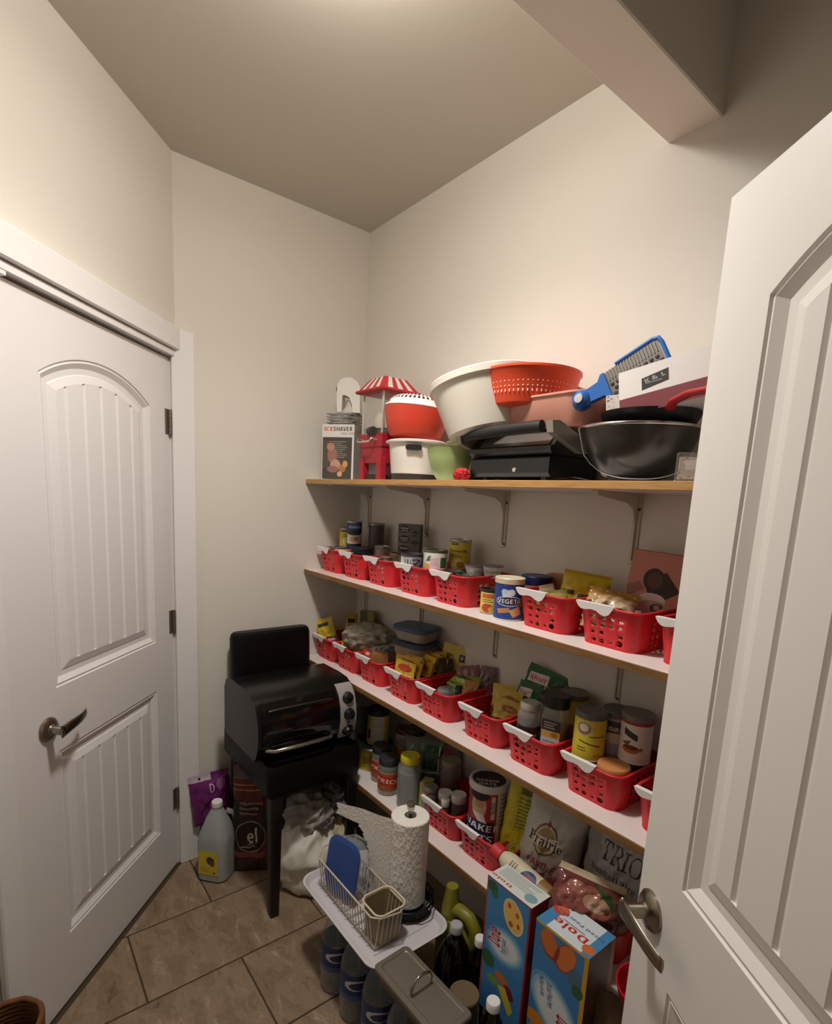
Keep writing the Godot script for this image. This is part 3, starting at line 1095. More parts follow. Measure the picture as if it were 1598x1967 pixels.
	g.lathe([Vector2(0, 0.004), Vector2(0.088, 0.004), Vector2(0.098, 0.016), Vector2(0.112, 0.06), Vector2(0.12, 0.104), Vector2(0.117, 0.104), Vector2(0.109, 0.06), Vector2(0.094, 0.018), Vector2(0, 0.012)], 44)
	part("bowl", g.done(), mat("d5452f", 0.4), t)
	g = G.new()
	g.lathe([Vector2(0.118, 0.104), Vector2(0.122, 0.107), Vector2(0.118, 0.113), Vector2(0.107, 0.117), Vector2(0.103, 0.13)], 44)
	var slots := 40
	for k in slots:
		for ring in [[0.103, 0.13, 0.094, 0.139, true], [0.094, 0.139, 0.09, 0.1415, false], [0.09, 0.1415, 0.078, 0.147, true], [0.078, 0.147, 0.0, 0.153, false]]:
			var a0 := TAU * k / slots
			var a1: float = a0 + TAU / slots * (0.5 if ring[4] else 1.0)
			g.quad(Vector3(sin(a0) * ring[0], ring[1], cos(a0) * ring[0]), Vector3(sin(a1) * ring[0], ring[1], cos(a1) * ring[0]), Vector3(sin(a1) * ring[2], ring[3], cos(a1) * ring[2]), Vector3(sin(a0) * ring[2], ring[3], cos(a0) * ring[2]))
	part("slotted_lid", g.done(), mat("ece6e2", 0.4), t)
	# green bowl
	t = thing("mixing_bowl", "pale green round bowl beside the black grill", "bowl", Vector3(0.862, y, 0.212))
	g = G.new()
	g.lathe([Vector2(0, 0), Vector2(0.035, 0), Vector2(0.04, 0.004), Vector2(0.06, 0.035), Vector2(0.072, 0.075), Vector2(0.076, 0.103), Vector2(0.079, 0.107), Vector2(0.073, 0.107), Vector2(0.068, 0.075), Vector2(0.055, 0.037), Vector2(0.0, 0.01)], 40)
	part("bowl", g.done(), mat("a5b878", 0.4), t)
	blob("red_cloth", "crumpled red cloth at the foot of the black grill", "cloth", Vector3(0.975, y, 0.262), Vector3(0.03, 0.02, 0.018), mat("c4262c", 0.8), 0.3)
	grill(Vector3(1.145, y, 0.135))
	# tall white basin leaning behind the grill
	t = thing("white_basin", "large white plastic basin leaning behind the green bowl", "basin", Vector3(1.00, y + 0.140, 0.178))
	t.basis = Basis.from_euler(Vector3(0.08, 0, 0.2))
	g = G.new()
	g.lathe([Vector2(0, 0.0), Vector2(0.11, 0.0), Vector2(0.125, 0.01), Vector2(0.145, 0.09), Vector2(0.157, 0.14), Vector2(0.166, 0.146), Vector2(0.168, 0.162), Vector2(0.164, 0.166), Vector2(0.154, 0.15), Vector2(0.14, 0.09), Vector2(0.12, 0.014), Vector2(0, 0.006)], 48)
	part("basin", g.done(), mat("e6dfd0", 0.4), t)
	# pink translucent tub with the orange colander in it
	t = thing("plastic_tub", "pinkish see-through plastic tub lying on the black grill", "tub", Vector3(1.195, y + 0.143, 0.125))
	g = G.new()
	g.stack([[0.30, 0.16, 0.05, 0.0], [0.33, 0.18, 0.06, 0.012], [0.37, 0.21, 0.07, 0.075], [0.385, 0.22, 0.07, 0.078], [0.385, 0.22, 0.07, 0.083], [0.365, 0.205, 0.07, 0.083], [0.325, 0.175, 0.06, 0.016]], 8, true, true)
	var pink := StandardMaterial3D.new()
	pink.albedo_color = Color("e0a08c")
	pink.roughness = 0.3
	pink.backlight_enabled = true
	pink.backlight = Color(0.5, 0.4, 0.35)
	part("tub", g.done(), pink, t)
	t = thing("colander", "bright orange colander with rows of small holes behind the grater", "colander", Vector3(1.115, y + 0.205, 0.15))
	g = G.new()
	g.lathe([Vector2(0, 0.0), Vector2(0.10, 0.0), Vector2(0.115, 0.008), Vector2(0.131, 0.05), Vector2(0.142, 0.09), Vector2(0.146, 0.094), Vector2(0.146, 0.1), Vector2(0.14, 0.1), Vector2(0.127, 0.05), Vector2(0.11, 0.014), Vector2(0, 0.006)], 48)
	part("bowl", g.done(), mat("e8502c", 0.4), t)
	g = G.new()
	for row in 3:
		for k in 64:
			var a := TAU * k / 64.0
			var rr := 0.1262 + 0.0035 * row
			g.box(Vector3(0, 0.036 + row * 0.013, rr), Vector3(0.0035, 0.008, 0.001), 0.0003, Transform3D(Basis(Vector3.UP, a), Vector3.ZERO))
	var sl := part("slot_row", g.done(), mat("f0c8b4", 0.5), t)
	sl.set_meta("kind", "stuff")
	grater()
	# steel wok with a wire bail, and what lies on it
	var wk := Vector3(1.475, y, 0.155)
	t = thing("wok", "dark grey steel bowl with a bright rim and hanging wire bail", "wok", wk)
	g = G.new()
	g.lathe([Vector2(0, 0.012), Vector2(0.06, 0.012), Vector2(0.075, 0.018), Vector2(0.11, 0.06), Vector2(0.136, 0.12), Vector2(0.1365, 0.126), Vector2(0.128, 0.118), Vector2(0.104, 0.06), Vector2(0.07, 0.024), Vector2(0, 0.018)], 48)
	part("bowl", g.done(), mat("55524e", 0.3, 0.75), t)
	g = G.new()
	var path := []
	for k in 48:
		var a := TAU * k / 48
		path.append(Vector3(sin(a) * 0.139, 0.126, cos(a) * 0.139))
	g.tube(path, 0.004, 8, true)
	part("rim", g.done(), mat("d8d4cc", 0.2, 1.0), t)
	g = G.new()
	path = []
	var wy := face(wk) + 0.05
	for k in 17:
		var s := k / 16.0 * 2 - 1
		path.append(Vector3(sin(wy + PI / 2) * 0.136 * s + sin(wy) * 0.09, 0.118 - 0.11 * sqrt(maxf(0.0, 1.0 - pow(absf(s), 2.6))), cos(wy + PI / 2) * 0.136 * s + cos(wy) * 0.09))
	g.tube(path, 0.0018, 6)
	part("bail", g.done(), mat("c8c8c4", 0.25, 1.0), t)
	g = G.new()
	g.lathe([Vector2(0, 0), Vector2(0.055, 0), Vector2(0.06, 0.012), Vector2(0, 0.012)], 24)
	part("base", g.done(), mat("1c1a19", 0.5), t)
	t = thing("frying_pan", "black shallow pan resting upside on the grey steel bowl", "pan", Vector3(1.50, y + 0.131, 0.16))
	g = G.new()
	g.lathe([Vector2(0, 0), Vector2(0.09, 0), Vector2(0.1, 0.006), Vector2(0.112, 0.03), Vector2(0.109, 0.031), Vector2(0.096, 0.009), Vector2(0, 0.006)], 36)
	part("pan", g.done(), mat("141312", 0.45), t)
	g = G.new()
	g.tube([Vector3(0.085, 0.026, 0.075), Vector3(0.105, 0.034, 0.10), Vector3(0.15, 0.04, 0.13), Vector3(0.21, 0.04, 0.15)], 0.011, 10, false, 0.6)
	part("handle", g.done(), mat("b3242a", 0.4), t)
	# long white and maroon box slid across the pan
	tex = art(256, 128, "e6e0dc", [["r", 0, 0.62, 1, 0.38, "7d3a40"], ["p", [0.17, 0.28, 0.36, 0.2, 0.36, 0.46, 0.17, 0.54], "33302f"], ["t", "K & L", 0.265, 0.32, 0.09, "a8a49e", -12, true], ["l", 0.2, 0.39, 0.12, 1, 0.05, "8a8680"]])
	var bx := carton("flat_box", "long white box with a maroon lower band and small black sticker", "box", Vector3(1.628, y + 0.168, 0.15), Vector3(0.31, 0.098, 0.19), tex, Rect2(0, 0, 1, 1), Rect2(0, 0.1, 0.1, 0.85), Rect2(0, 0, 0.1, 0.2))
	bx.basis = Basis.from_euler(Vector3(0, 0.06, 0.155))
	tex = art(128, 64, "e4dcd4", [["n", 46, "4a4642", "8a4a48", "6a6660"], ["n", 30, "e4dcd4", "cfc6be"]])
	var tr := carton("patterned_tray", "small white speckled tray end poking out left of the long box", "tray", Vector3(1.435, y + 0.170, 0.16), Vector3(0.075, 0.034, 0.12), tex, Rect2(0, 0, 1, 1), Rect2(0, 0, 1, 1), Rect2(0, 0, 1, 1))
	tr.basis = Basis.from_euler(Vector3(0, 0.45, 0.10))
	# clear case of picture cards, half hidden by the open door
	t = thing("card_case", "clear case of picture cards at the shelf edge beside the open door", "case", Vector3(1.672, y, 0.252), 0.5)
	tex = art(128, 128, "c8b4a0", [["n", 40, "8a7464", "e0d4c8", "a88c78", "5c4c44"], ["p", [0.1, 0.2, 0.5, 0.1, 0.6, 0.5, 0.2, 0.6], "e8dcd0"], ["p", [0.5, 0.5, 0.9, 0.4, 0.8, 0.9, 0.4, 0.8], "4a4440"]])
	g = G.new(false)
	g.print_box(Vector3(0.078, 0.044, 0.02), Rect2(0, 0, 1, 1), Rect2(0, 0, 1, 1), Rect2(0, 0, 1, 1))
	part("cards", g.done(), printed(tex), t).position.y = 0.005
	g = G.new(false)
	g.box(Vector3(0, 0.029, 0), Vector3(0.09, 0.058, 0.03), 0.003)
	part("clear_shell", g.done(), clear("e8ecec", 0.05), t)
	g = G.new()
	g.grid(func(u, v): return Vector3((u - 0.5) * 0.11, 0.003 + 0.008 * sin(u * PI) * (0.6 + 0.4 * sin(v * 7)), (v - 0.5) * 0.05), 10, 5, true)
	g.grid(func(u, v): return Vector3((u - 0.5) * 0.11, 0.001 + 0.006 * sin(u * PI) * (0.6 + 0.4 * sin(v * 7)), (v - 0.5) * 0.05), 10, 5)
	solo("black_cloth", g.done(), mat("332e2c", 0.8), "flat dark cloth lying between the grill and the grey steel bowl", "cloth", Vector3(1.36, y, 0.26))

func popcorn(at: Vector3) -> void:
	var t := thing("popcorn_maker", "red popcorn maker with glass sides and a red and white striped canopy", "appliance", at)
	var red := mat("a3202e", 0.4)
	var g := G.new(false)
	g.box(Vector3(0, 0.15, 0), Vector3(0.15, 0.05, 0.15), 0.003)
	g.box(Vector3(0, 0.1, 0), Vector3(0.14, 0.07, 0.14), 0.003)
	for s in [[-1, 1], [1, 1], [-1, -1], [1, -1]]:
		g.box(Vector3(0.06 * s[0], 0.045, 0.06 * s[1]), Vector3(0.03, 0.09, 0.03), 0.003)
	g.box(Vector3(0, 0.04, -0.05), Vector3(0.13, 0.08, 0.03), 0.002)
	part("stand", g.done(), red, t)
	g = G.new(false)
	g.box(Vector3(0, 0.012, 0.02), Vector3(0.09, 0.024, 0.09), 0.003)
	part("drawer", g.done(), mat("2c2420", 0.5), t)
	g = G.new()
	g.lathe([Vector2(0, 0.176), Vector2(0.062, 0.176), Vector2(0.066, 0.182), Vector2(0.058, 0.196), Vector2(0, 0.196)], 4, Transform3D(Basis(Vector3.UP, PI / 4), Vector3.ZERO))
	g.tube([Vector3(-0.01, 0.186, 0.07), Vector3(0.035, 0.184, 0.085)], 0.016, 12)
	part("tray", g.done(), mat("2e2b29", 0.5), t)
	g = G.new(false)
	for s in [[-1, 1], [1, 1], [-1, -1], [1, -1]]:
		g.box(Vector3(0.066 * s[0], 0.255, 0.066 * s[1]), Vector3(0.008, 0.16, 0.008), 0.002)
	part("corner_post", g.done(), mat("cfcac2", 0.3, 0.5), t).set_meta("kind", "stuff")
	g = G.new(false)
	g.box(Vector3(0, 0.255, 0), Vector3(0.13, 0.158, 0.13), 0.001)
	part("glass_case", g.done(), clear("e8e8e0", 0.1), t)
	g = G.new()
	g.lathe([Vector2(0.0, 0.2), Vector2(0.048, 0.2), Vector2(0.05, 0.235), Vector2(0.035, 0.262), Vector2(0.018, 0.27), Vector2(0.014, 0.31), Vector2(0, 0.315)], 20)
	part("kettle", g.done(), mat("cdc6ae", 0.35, 0.2), t)
	g = G.new()
	g.tube([Vector3(-0.045, 0.15, 0.074), Vector3(-0.045, 0.155, 0.10), Vector3(-0.04, 0.142, 0.106), Vector3(0.04, 0.142, 0.106), Vector3(0.045, 0.155, 0.10), Vector3(0.045, 0.15, 0.074)], 0.004, 8)
	part("handle", g.done(), mat("d8d6d2", 0.2, 0.9), t)
	# canopy: four striped slopes and a rolled hem
	var w := 0.088
	var tw := 0.05
	var y0 := 0.334
	var y1 := 0.385
	var reds := G.new(false)
	var whites := G.new(false)
	for side in 4:
		var b := Basis(Vector3.UP, side * PI / 2)
		for k in 7:
			var q := whites if k % 2 == 1 else reds
			var f := func(s: float, top: bool): return b * (Vector3(lerpf(-tw, tw, s), y1, tw) if top else Vector3(lerpf(-w, w, s), y0, w))
			var u0 := k / 7.0
			var u1 := (k + 1) / 7.0
			q.quad(f.call(u0, false), f.call(u1, false), f.call(u1, true), f.call(u0, true))
	reds.quad(Vector3(-tw, y1, tw), Vector3(tw, y1, tw), Vector3(tw, y1, -tw), Vector3(-tw, y1, -tw))
	for s in [[Vector3(-w, y0, w), Vector3(w, y0, w)], [Vector3(w, y0, w), Vector3(w, y0, -w)], [Vector3(w, y0, -w), Vector3(-w, y0, -w)], [Vector3(-w, y0, -w), Vector3(-w, y0, w)]]:
		reds.tube([s[0], s[1]], 0.006, 8)
	reds.box(Vector3(0, y0 - 0.003, 0), Vector3(2 * w, 0.004, 2 * w), 0.0)
	var c := part("canopy", reds.done(), mat("b5262f", 0.5), t)
	part("white_stripe", whites.done(), mat("d8ccc4", 0.5), c).set_meta("kind", "stuff")

func grill(at: Vector3) -> void:
	var t := thing("contact_grill", "black and grey contact grill with a long padded front handle", "appliance", at)
	var black := mat("161514", 0.35)
	var sx := Transform3D(Basis(Vector3(0, 0, 1), Vector3.UP, Vector3(-1, 0, 0)), Vector3.ZERO)   # profile x becomes z, extrusion runs along x
	var g := G.new(false)
	g.prism(PackedVector2Array([Vector2(-0.10, 0.012), Vector2(0.105, 0.012), Vector2(0.115, 0.022), Vector2(0.115, 0.06), Vector2(0.105, 0.068), Vector2(-0.10, 0.068)]), -0.145, 0.145, sx)
	for s in [[-0.11, 0.08], [0.11, 0.08], [-0.11, -0.08], [0.11, -0.08]]:
		g.box(Vector3(s[0], 0.007, s[1]), Vector3(0.02, 0.014, 0.02), 0.002)
	part("lower_body", g.done(), black, t)
	g = G.new(false)
	g.prism(PackedVector2Array([Vector2(-0.105, 0.07), Vector2(0.11, 0.07), Vector2(0.12, 0.078), Vector2(0.122, 0.09), Vector2(0.108, 0.094), Vector2(0.08, 0.125), Vector2(0.045, 0.136), Vector2(-0.08, 0.142), Vector2(-0.105, 0.13)]), -0.15, 0.15, sx)
	part("lid", g.done(), mat("22211f", 0.3), t)
	g = G.new(false)
	g.prism(PackedVector2Array([Vector2(0.112, 0.0955), Vector2(0.083, 0.1275), Vector2(0.047, 0.139), Vector2(-0.03, 0.1425), Vector2(-0.03, 0.139), Vector2(0.045, 0.135), Vector2(0.08, 0.124), Vector2(0.108, 0.093)]), -0.135, 0.115, sx)
	part("grey_cover", g.done(), mat("6d6862", 0.35, 0.5), t)
	g = G.new()
	g.tube([Vector3(-0.165, 0.122, 0.128), Vector3(-0.13, 0.129, 0.137), Vector3(0.0, 0.134, 0.142), Vector3(0.11, 0.137, 0.142), Vector3(0.132, 0.137, 0.14)], 0.0155, 14)
	part("grip", g.done(), mat("181716", 0.6), t)
	for s in [[-1, 0.12], [1, 0.135]]:
		g = G.new(false)
		g.prism(PackedVector2Array([Vector2(0.15, s[1] + 0.012), Vector2(0.122, s[1] + 0.016), Vector2(-0.01, 0.11), Vector2(-0.012, 0.08), Vector2(0.018, 0.078), Vector2(0.144, s[1] - 0.016)]), -0.01, 0.01, sx.translated(Vector3((0.162 if s[0] > 0 else -0.172), 0, 0)))
		part("handle_arm", g.done(), mat("a39c8e", 0.4, 0.4), t)
	g = G.new()
	g.lathe([Vector2(0.006, 0), Vector2(0.006, 0.004), Vector2(0, 0.005)], 12, Transform3D(Basis(Vector3.RIGHT, PI / 2), Vector3(0.03, 0.03, 0.115)))
	part("lamp_stud", g.done(), mat("d8d4cc", 0.3, 0.8), t)

func grater() -> void:
	# lies with its ball grip towards the room and its head up on the long box
	var a := Vector3(1.355, 1.838, 0.225)
	var b := Vector3(1.515, 1.925, 0.19)
	var t := thing("grater", "steel grater with a round blue grip and blue frame end, leaning on the orange colander", "grater", a)
	var x := (b - a).normalized()
	var n := (Vector3(0.62, 0.3, 0.72) - x * Vector3(0.62, 0.3, 0.72).dot(x)).normalized()
	t.basis = Basis(x, n.cross(x).normalized(), n)
	var blue := mat("2763b0", 0.35)
	var g := G.new()
	g.lathe([Vector2(0, -0.024), Vector2(0.014, -0.0215), Vector2(0.0225, -0.013), Vector2(0.025, 0), Vector2(0.0225, 0.013), Vector2(0.014, 0.0215), Vector2(0, 0.024)], 24)
	g.prism(PackedVector2Array([Vector2(0.01, -0.016), Vector2(0.055, -0.022), Vector2(0.062, -0.034), Vector2(0.07, -0.034), Vector2(0.07, 0.03), Vector2(0.062, 0.03), Vector2(0.05, 0.017), Vector2(0.01, 0.015)]), -0.009, 0.009)
	part("ball_grip", g.done(), blue, t)
	g = G.new()
	g.lathe([Vector2(0.011, 0.0), Vector2(0.0105, 0.002), Vector2(0, 0.003)], 20, Transform3D(Basis(Vector3.RIGHT, PI / 2), Vector3(0, 0, 0.0235)))
	part("grip_cap", g.done(), mat("c4c2c0", 0.4), t)
	g = G.new(false)
	g.prism(PackedVector2Array([Vector2(0.066, -0.036), Vector2(0.066, 0.03), Vector2(0.2, 0.034), Vector2(0.2, -0.048)]), -0.001, 0.001)
	part("steel_blade", g.done(), mat("8a8680", 0.35, 0.8), t)
	g = G.new(false)
	for k in 17:
		g.box(Vector3(0.076 + 0.0072 * k, 0.019, 0.0025), Vector3(0.0028, 0.026, 0.003), 0.0008)
	part("ridge", g.done(), mat("c0bcb4", 0.3, 0.8), t).set_meta("kind", "stuff")
	g = G.new()
	for k in 9:
		for j in 3:
			g.lathe([Vector2(0.005, 0), Vector2(0.004, 0.0025), Vector2(0, 0.003)], 8, Transform3D(Basis(Vector3.RIGHT, PI / 2), Vector3(0.078 + 0.0135 * k + 0.006 * (j % 2), -0.004 - 0.012 * j, 0.001)))
	part("rasp", g.done(), mat("4c4844", 0.4, 0.7), t).set_meta("kind", "stuff")
	g = G.new()
	g.tube([Vector3(0.10, 0.036, 0), Vector3(0.19, 0.039, 0), Vector3(0.203, 0.034, 0), Vector3(0.206, 0.02, 0), Vector3(0.206, -0.052, 0)], 0.005, 8)
	part("blue_frame", g.done(), blue, t)

# ---------------------------------------------------------------- second shelf: tins in baskets
func tin(label: String, at: Vector3, r: float, h: float, col: String, lid := "a8a8a4", group := "low tins in the red baskets") -> Node3D:
	return can("tin", label, at, r, h, col, lid, group)

func second_shelf() -> void:
	var y: float = SY[1]
	var f := y + 0.004
	var bl := ["red basket with cream tins against the back wall, second shelf", "red basket with the black lidded tin, second shelf", "red basket under the black printed carton, second shelf", "red basket with the barcode tuna tin, second shelf", "red basket with two green and white cups, second shelf", "red basket with the yellow bag, right of the blue can", "red basket holding the heart box, second shelf", "red basket cut off by the open door, second shelf"]
	var bx := [0.118, 0.306, 0.497, 0.706, 0.908, 1.292, 1.492, 1.70]
	for k in 8:
		basket(bx[k], 1, bl[k])
	# first and second basket
	var cream := art(256, 128, "e2d4b4", [["r", 0, 0.75, 1, 0.25, "cdb98c"], ["r", 0.4, 0.1, 0.2, 0.5, "c8a888"]])
	can("tin", "cream tin at the front left of the corner basket", Vector3(0.068, f, 0.185), 0.034, 0.098, cream, "b0aea8", "cream tins in the corner basket")
	can("tin", "cream tin at the front right of the corner basket", Vector3(0.148, f, 0.192), 0.036, 0.108, cream, "9c9a94", "cream tins in the corner basket")
	can("tin", "plain tin carrying the yellow can in the corner basket", Vector3(0.085, f, 0.105), 0.036, 0.088, "b8b0a0", "a8a8a4")
	can("tin", "plain tin carrying the navy can in the corner basket", Vector3(0.160, f, 0.112), 0.034, 0.09, "b8b0a0", "a8a8a4")
	var ylw := art(256, 128, "d9bd3c", [["r", 0.34, 0.0, 0.22, 0.13, "5a4a2a"], ["e", 0.5, 0.62, 0.09, 0.2, "e8d9a0"], ["e", 0.54, 0.7, 0.05, 0.16, "a8862c"], ["r", 0, 0.88, 1, 0.12, "c8c4b8"], ["l", 0.42, 0.25, 0.16, 2, 0.09, "8a7434"]])
	can("food_can", "yellow can with a fruit picture, left of the navy can", Vector3(0.085, f + 0.094, 0.118), 0.034, 0.092, ylw, "a8a8a4", "", -0.1)
	var navy := art(256, 128, "28324a", [["r", 0.30, 0.34, 0.4, 0.42, "d8ccb8"], ["e", 0.5, 0.16, 0.13, 0.15, "3c5878"], ["e", 0.5, 0.36, 0.2, 0.1, "28324a"], ["t", "SAUMON", 0.5, 0.17, 0.08, "c8d0d8", 0, true, 1.2], ["e", 0.48, 0.62, 0.09, 0.1, "c89878"], ["e", 0.54, 0.58, 0.05, 0.07, "b07c5c"]])
	can("food_can", "tall navy can with a white picture label above the corner basket", Vector3(0.168, f + 0.096, 0.132), 0.033, 0.127, navy, "a8a8a4", "", 0.0)
	can("tin", "plain tin carrying the dark can at the back wall", Vector3(0.262, f, 0.055), 0.034, 0.09, "8a8478", "a8a8a4")
	can("food_can", "dark brown can right behind the navy can", Vector3(0.245, f + 0.096, 0.066), 0.034, 0.122, art(64, 64, "463c40", [["n", 20, "584a4c", "2e2a30"]]), "8a8a88")
	can("food_can", "black tin with a black lid at the front of the second basket", Vector3(0.292, f, 0.170), 0.046, 0.118, "1e1e24", "1c1c20", "", 0.0, 0.2)
	can("tin", "bare steel tin behind the black lidded tin", Vector3(0.335, f, 0.095), 0.034, 0.128, "a8a49a", "b8b8b4")
	# third basket
	can("tin", "silver tin with a white label in the third basket", Vector3(0.468, f, 0.190), 0.034, 0.098, art(128, 64, "c8c6c4", [["r", 0.2, 0.2, 0.6, 0.6, "dcd8d4"]]), "a09c94")
	can("tin", "blue and red tin at the front right of the third basket", Vector3(0.537, f, 0.196), 0.033, 0.088, art(128, 64, "3c6078", [["r", 0, 0.6, 1, 0.4, "b83c38"], ["r", 0.4, 0.1, 0.2, 0.3, "c8c0b0"]]), "8c8880")
	can("tin", "brown rimmed tin at the back left of the third basket", Vector3(0.455, f, 0.105), 0.036, 0.112, "7c6a58", "a89478")
	can("tin", "brown rimmed tin at the back right of the third basket", Vector3(0.538, f, 0.115), 0.036, 0.112, "7c5a4c", "a89478")
	var box := art(128, 192, "5a5550", [["e", 0.3, 0.17, 0.24, 0.12, "26221f"], ["t", "Arbor", 0.3, 0.14, 0.07, "d0ccc8"], ["t", "Select", 0.3, 0.22, 0.05, "d0ccc8"], ["e", 0.3, 0.5, 0.24, 0.12, "26221f"], ["t", "Arbor", 0.3, 0.47, 0.07, "d0ccc8"], ["t", "Select", 0.3, 0.55, 0.05, "d0ccc8"], ["e", 0.3, 0.83, 0.24, 0.12, "26221f"], ["t", "Arbor", 0.3, 0.8, 0.07, "d0ccc8"], ["e", 0.82, 0.3, 0.14, 0.1, "2e2a27"], ["e", 0.8, 0.62, 0.16, 0.1, "2e2a27"], ["r", 0, 0.32, 1, 0.02, "7c766e"], ["r", 0, 0.66, 1, 0.02, "7c766e"]])
	carton("food_carton", "tall black and grey carton with oval logos behind the third basket", "carton", Vector3(0.512, f + 0.117, 0.085), Vector3(0.088, 0.118, 0.05), box, Rect2(0, 0, 1, 1), Rect2(0.6, 0.1, 0.3, 0.8), Rect2(0, 0, 0.1, 0.1), 0.62)
	# fourth basket
	can("tin", "plain tin under the barcode tuna tin", Vector3(0.672, f, 0.190), 0.035, 0.078, "a8a298", "a8a8a4")
	var tuna := art(256, 64, "8a8494", [["r", 0.30, 0.1, 0.06, 0.8, "c8d8cc"], ["r", 0.37, 0.2, 0.13, 0.75, "d8dcd4"], ["r", 0.385, 0.25, 0.008, 0.55, "30343a"], ["r", 0.40, 0.25, 0.012, 0.55, "30343a"], ["r", 0.42, 0.25, 0.006, 0.55, "30343a"], ["r", 0.435, 0.25, 0.014, 0.55, "30343a"], ["r", 0.458, 0.25, 0.008, 0.55, "30343a"], ["r", 0.475, 0.25, 0.01, 0.55, "30343a"], ["t", "2", 0.56, 0.5, 0.5, "302c34", 0, true, 1.6], ["p", [0.6, 0.9, 0.68, 0.1, 0.74, 0.1, 0.66, 0.9], "4c4452"], ["r", 0, 0, 1, 0.08, "3c3a40"]])
	can("tuna_tin", "silver and black tuna tin with a barcode, front of the fourth basket", Vector3(0.666, f + 0.083, 0.192), 0.042, 0.052, tuna, "6c6870", "", 0.0)
	can("tin", "plain tin under the small white box in the fourth basket", Vector3(0.668, f, 0.112), 0.034, 0.09, "a8a298", "a8a8a4")
	carton("food_carton", "small white box between the tuna tin and the green tin", "carton", Vector3(0.682, f + 0.095, 0.125), Vector3(0.038, 0.062, 0.034), art(64, 64, "d8d4cc", [["r", 0.5, 0, 0.5, 1, "5c5a60"], ["l", 0.08, 0.4, 0.3, 4, 0.12, "b0aca4"]]), Rect2(0, 0, 0.5, 1), Rect2(0.5, 0, 0.5, 1), Rect2(0, 0, 0.3, 0.3), 0.5)
	can("tin", "plain tin under the green and white tin", Vector3(0.756, f, 0.172), 0.034, 0.088, "a8a298", "a8a8a4")
	var grn := art(256, 96, "dfe4d8", [["r", 0, 0.0, 0.34, 1, "c8d4c4"], ["p", [0.4, 0.25, 0.44, 0.2, 0.45, 0.5, 0.36, 0.55], "4c6c48"], ["r", 0.43, 0.28, 0.13, 0.72, "e8c8cc"], ["l", 0.44, 0.4, 0.11, 4, 0.1, "c09aa0"], ["r", 0.57, 0.3, 0.1, 0.6, "3c5a3c"], ["p", [0.30, 0.6, 0.43, 0.7, 0.43, 1, 0.30, 1], "d8a860"]])
	can("tin", "green and white tin with a pink price tag", Vector3(0.772, f + 0.093, 0.172), 0.042, 0.066, grn, "88847c", "", 0.0)
	can("tin", "plain tin under the tall yellow can", Vector3(0.752, f, 0.062), 0.036, 0.09, "a8a298", "a8a8a4")
	var yel2 := art(256, 128, "d9c238", [["r", 0.33, 0.0, 0.13, 0.13, "4a4228"], ["t", "FLATTS", 0.4, 0.06, 0.06, "d9c238"], ["t", "Pineapple", 0.44, 0.36, 0.13, "3c3820"], ["l", 0.33, 0.47, 0.2, 2, 0.07, "6a6430"], ["e", 0.45, 0.8, 0.12, 0.16, "e8d890"], ["e", 0.5, 0.84, 0.06, 0.12, "b08c28"], ["r", 0, 0.0, 0.3, 0.16, "cdc8bc"], ["r", 0.62, 0, 0.4, 0.9, "c9bf90"]])
	can("food_can", "tall yellow can with a black word, standing high behind the fifth basket", Vector3(0.796, f + 0.095, 0.078), 0.039, 0.102, yel2, "b8b8b4", "", 0.1)
	# fifth basket
	can("tin", "dark lidded tin at the front left of the fifth basket", Vector3(0.878, f, 0.185), 0.037, 0.1, "6a6258", "7c7468")
	can("tin", "grey lidded tin at the front right of the fifth basket", Vector3(0.945, f, 0.19), 0.034, 0.095, "8a857a", "949088")
	can("tin", "plain tin under the left green cup", Vector3(0.897, f, 0.105), 0.034, 0.078, "a8a298", "a8a8a4")
	can("tin", "plain tin under the right green cup", Vector3(0.966, f, 0.096), 0.033, 0.085, "a8a298", "a8a8a4")
	for k in 2:
		var at: Vector3 = [Vector3(0.915, f + 0.083, 0.118), Vector3(0.978, f + 0.09, 0.098)][k]
		var t := thing("snack_cup", ["white and green cup with a grey lid, left of the pair", "white and green cup with a grey lid, right of the pair"][k], "cup", at, face(at), "green and white cups")
		var g := G.new()
		g.lathe([Vector2(0, 0), Vector2(0.024, 0), Vector2(0.033, 0.038)], 30)
		part("cup", g.done(), printed(art(128, 64, "dfe2da", [["p", [0, 1, 1, 1, 1, 0.55, 0.6, 0.8, 0.45, 0.85, 0.3, 0.6, 0, 0.7], "5a8048"], ["t", "Quaser", 0.5, 0.3, 0.22, "48544c", 0, false, 0.8]])), t)
		g = G.new()
		g.lathe([Vector2(0.033, 0.036), Vector2(0.0365, 0.038), Vector2(0.0365, 0.041), Vector2(0.03, 0.041), Vector2(0, 0.040)], 30)
		part("lid", g.done(), mat("8c9094", 0.4, 0.4), t)
	# loose on the shelf
	can("food_can", "small yellow can left of the blue seasoning can", Vector3(1.066, y, 0.19), 0.031, 0.073, art(128, 96, "e2cc5c", [["r", 0.35, 0.1, 0.2, 0.2, "c86a3c"], ["e", 0.45, 0.75, 0.1, 0.2, "b84830"], ["e", 0.55, 0.8, 0.08, 0.15, "d8a040"], ["l", 0.36, 0.35, 0.2, 2, 0.1, "806028"]]), "5c5850")
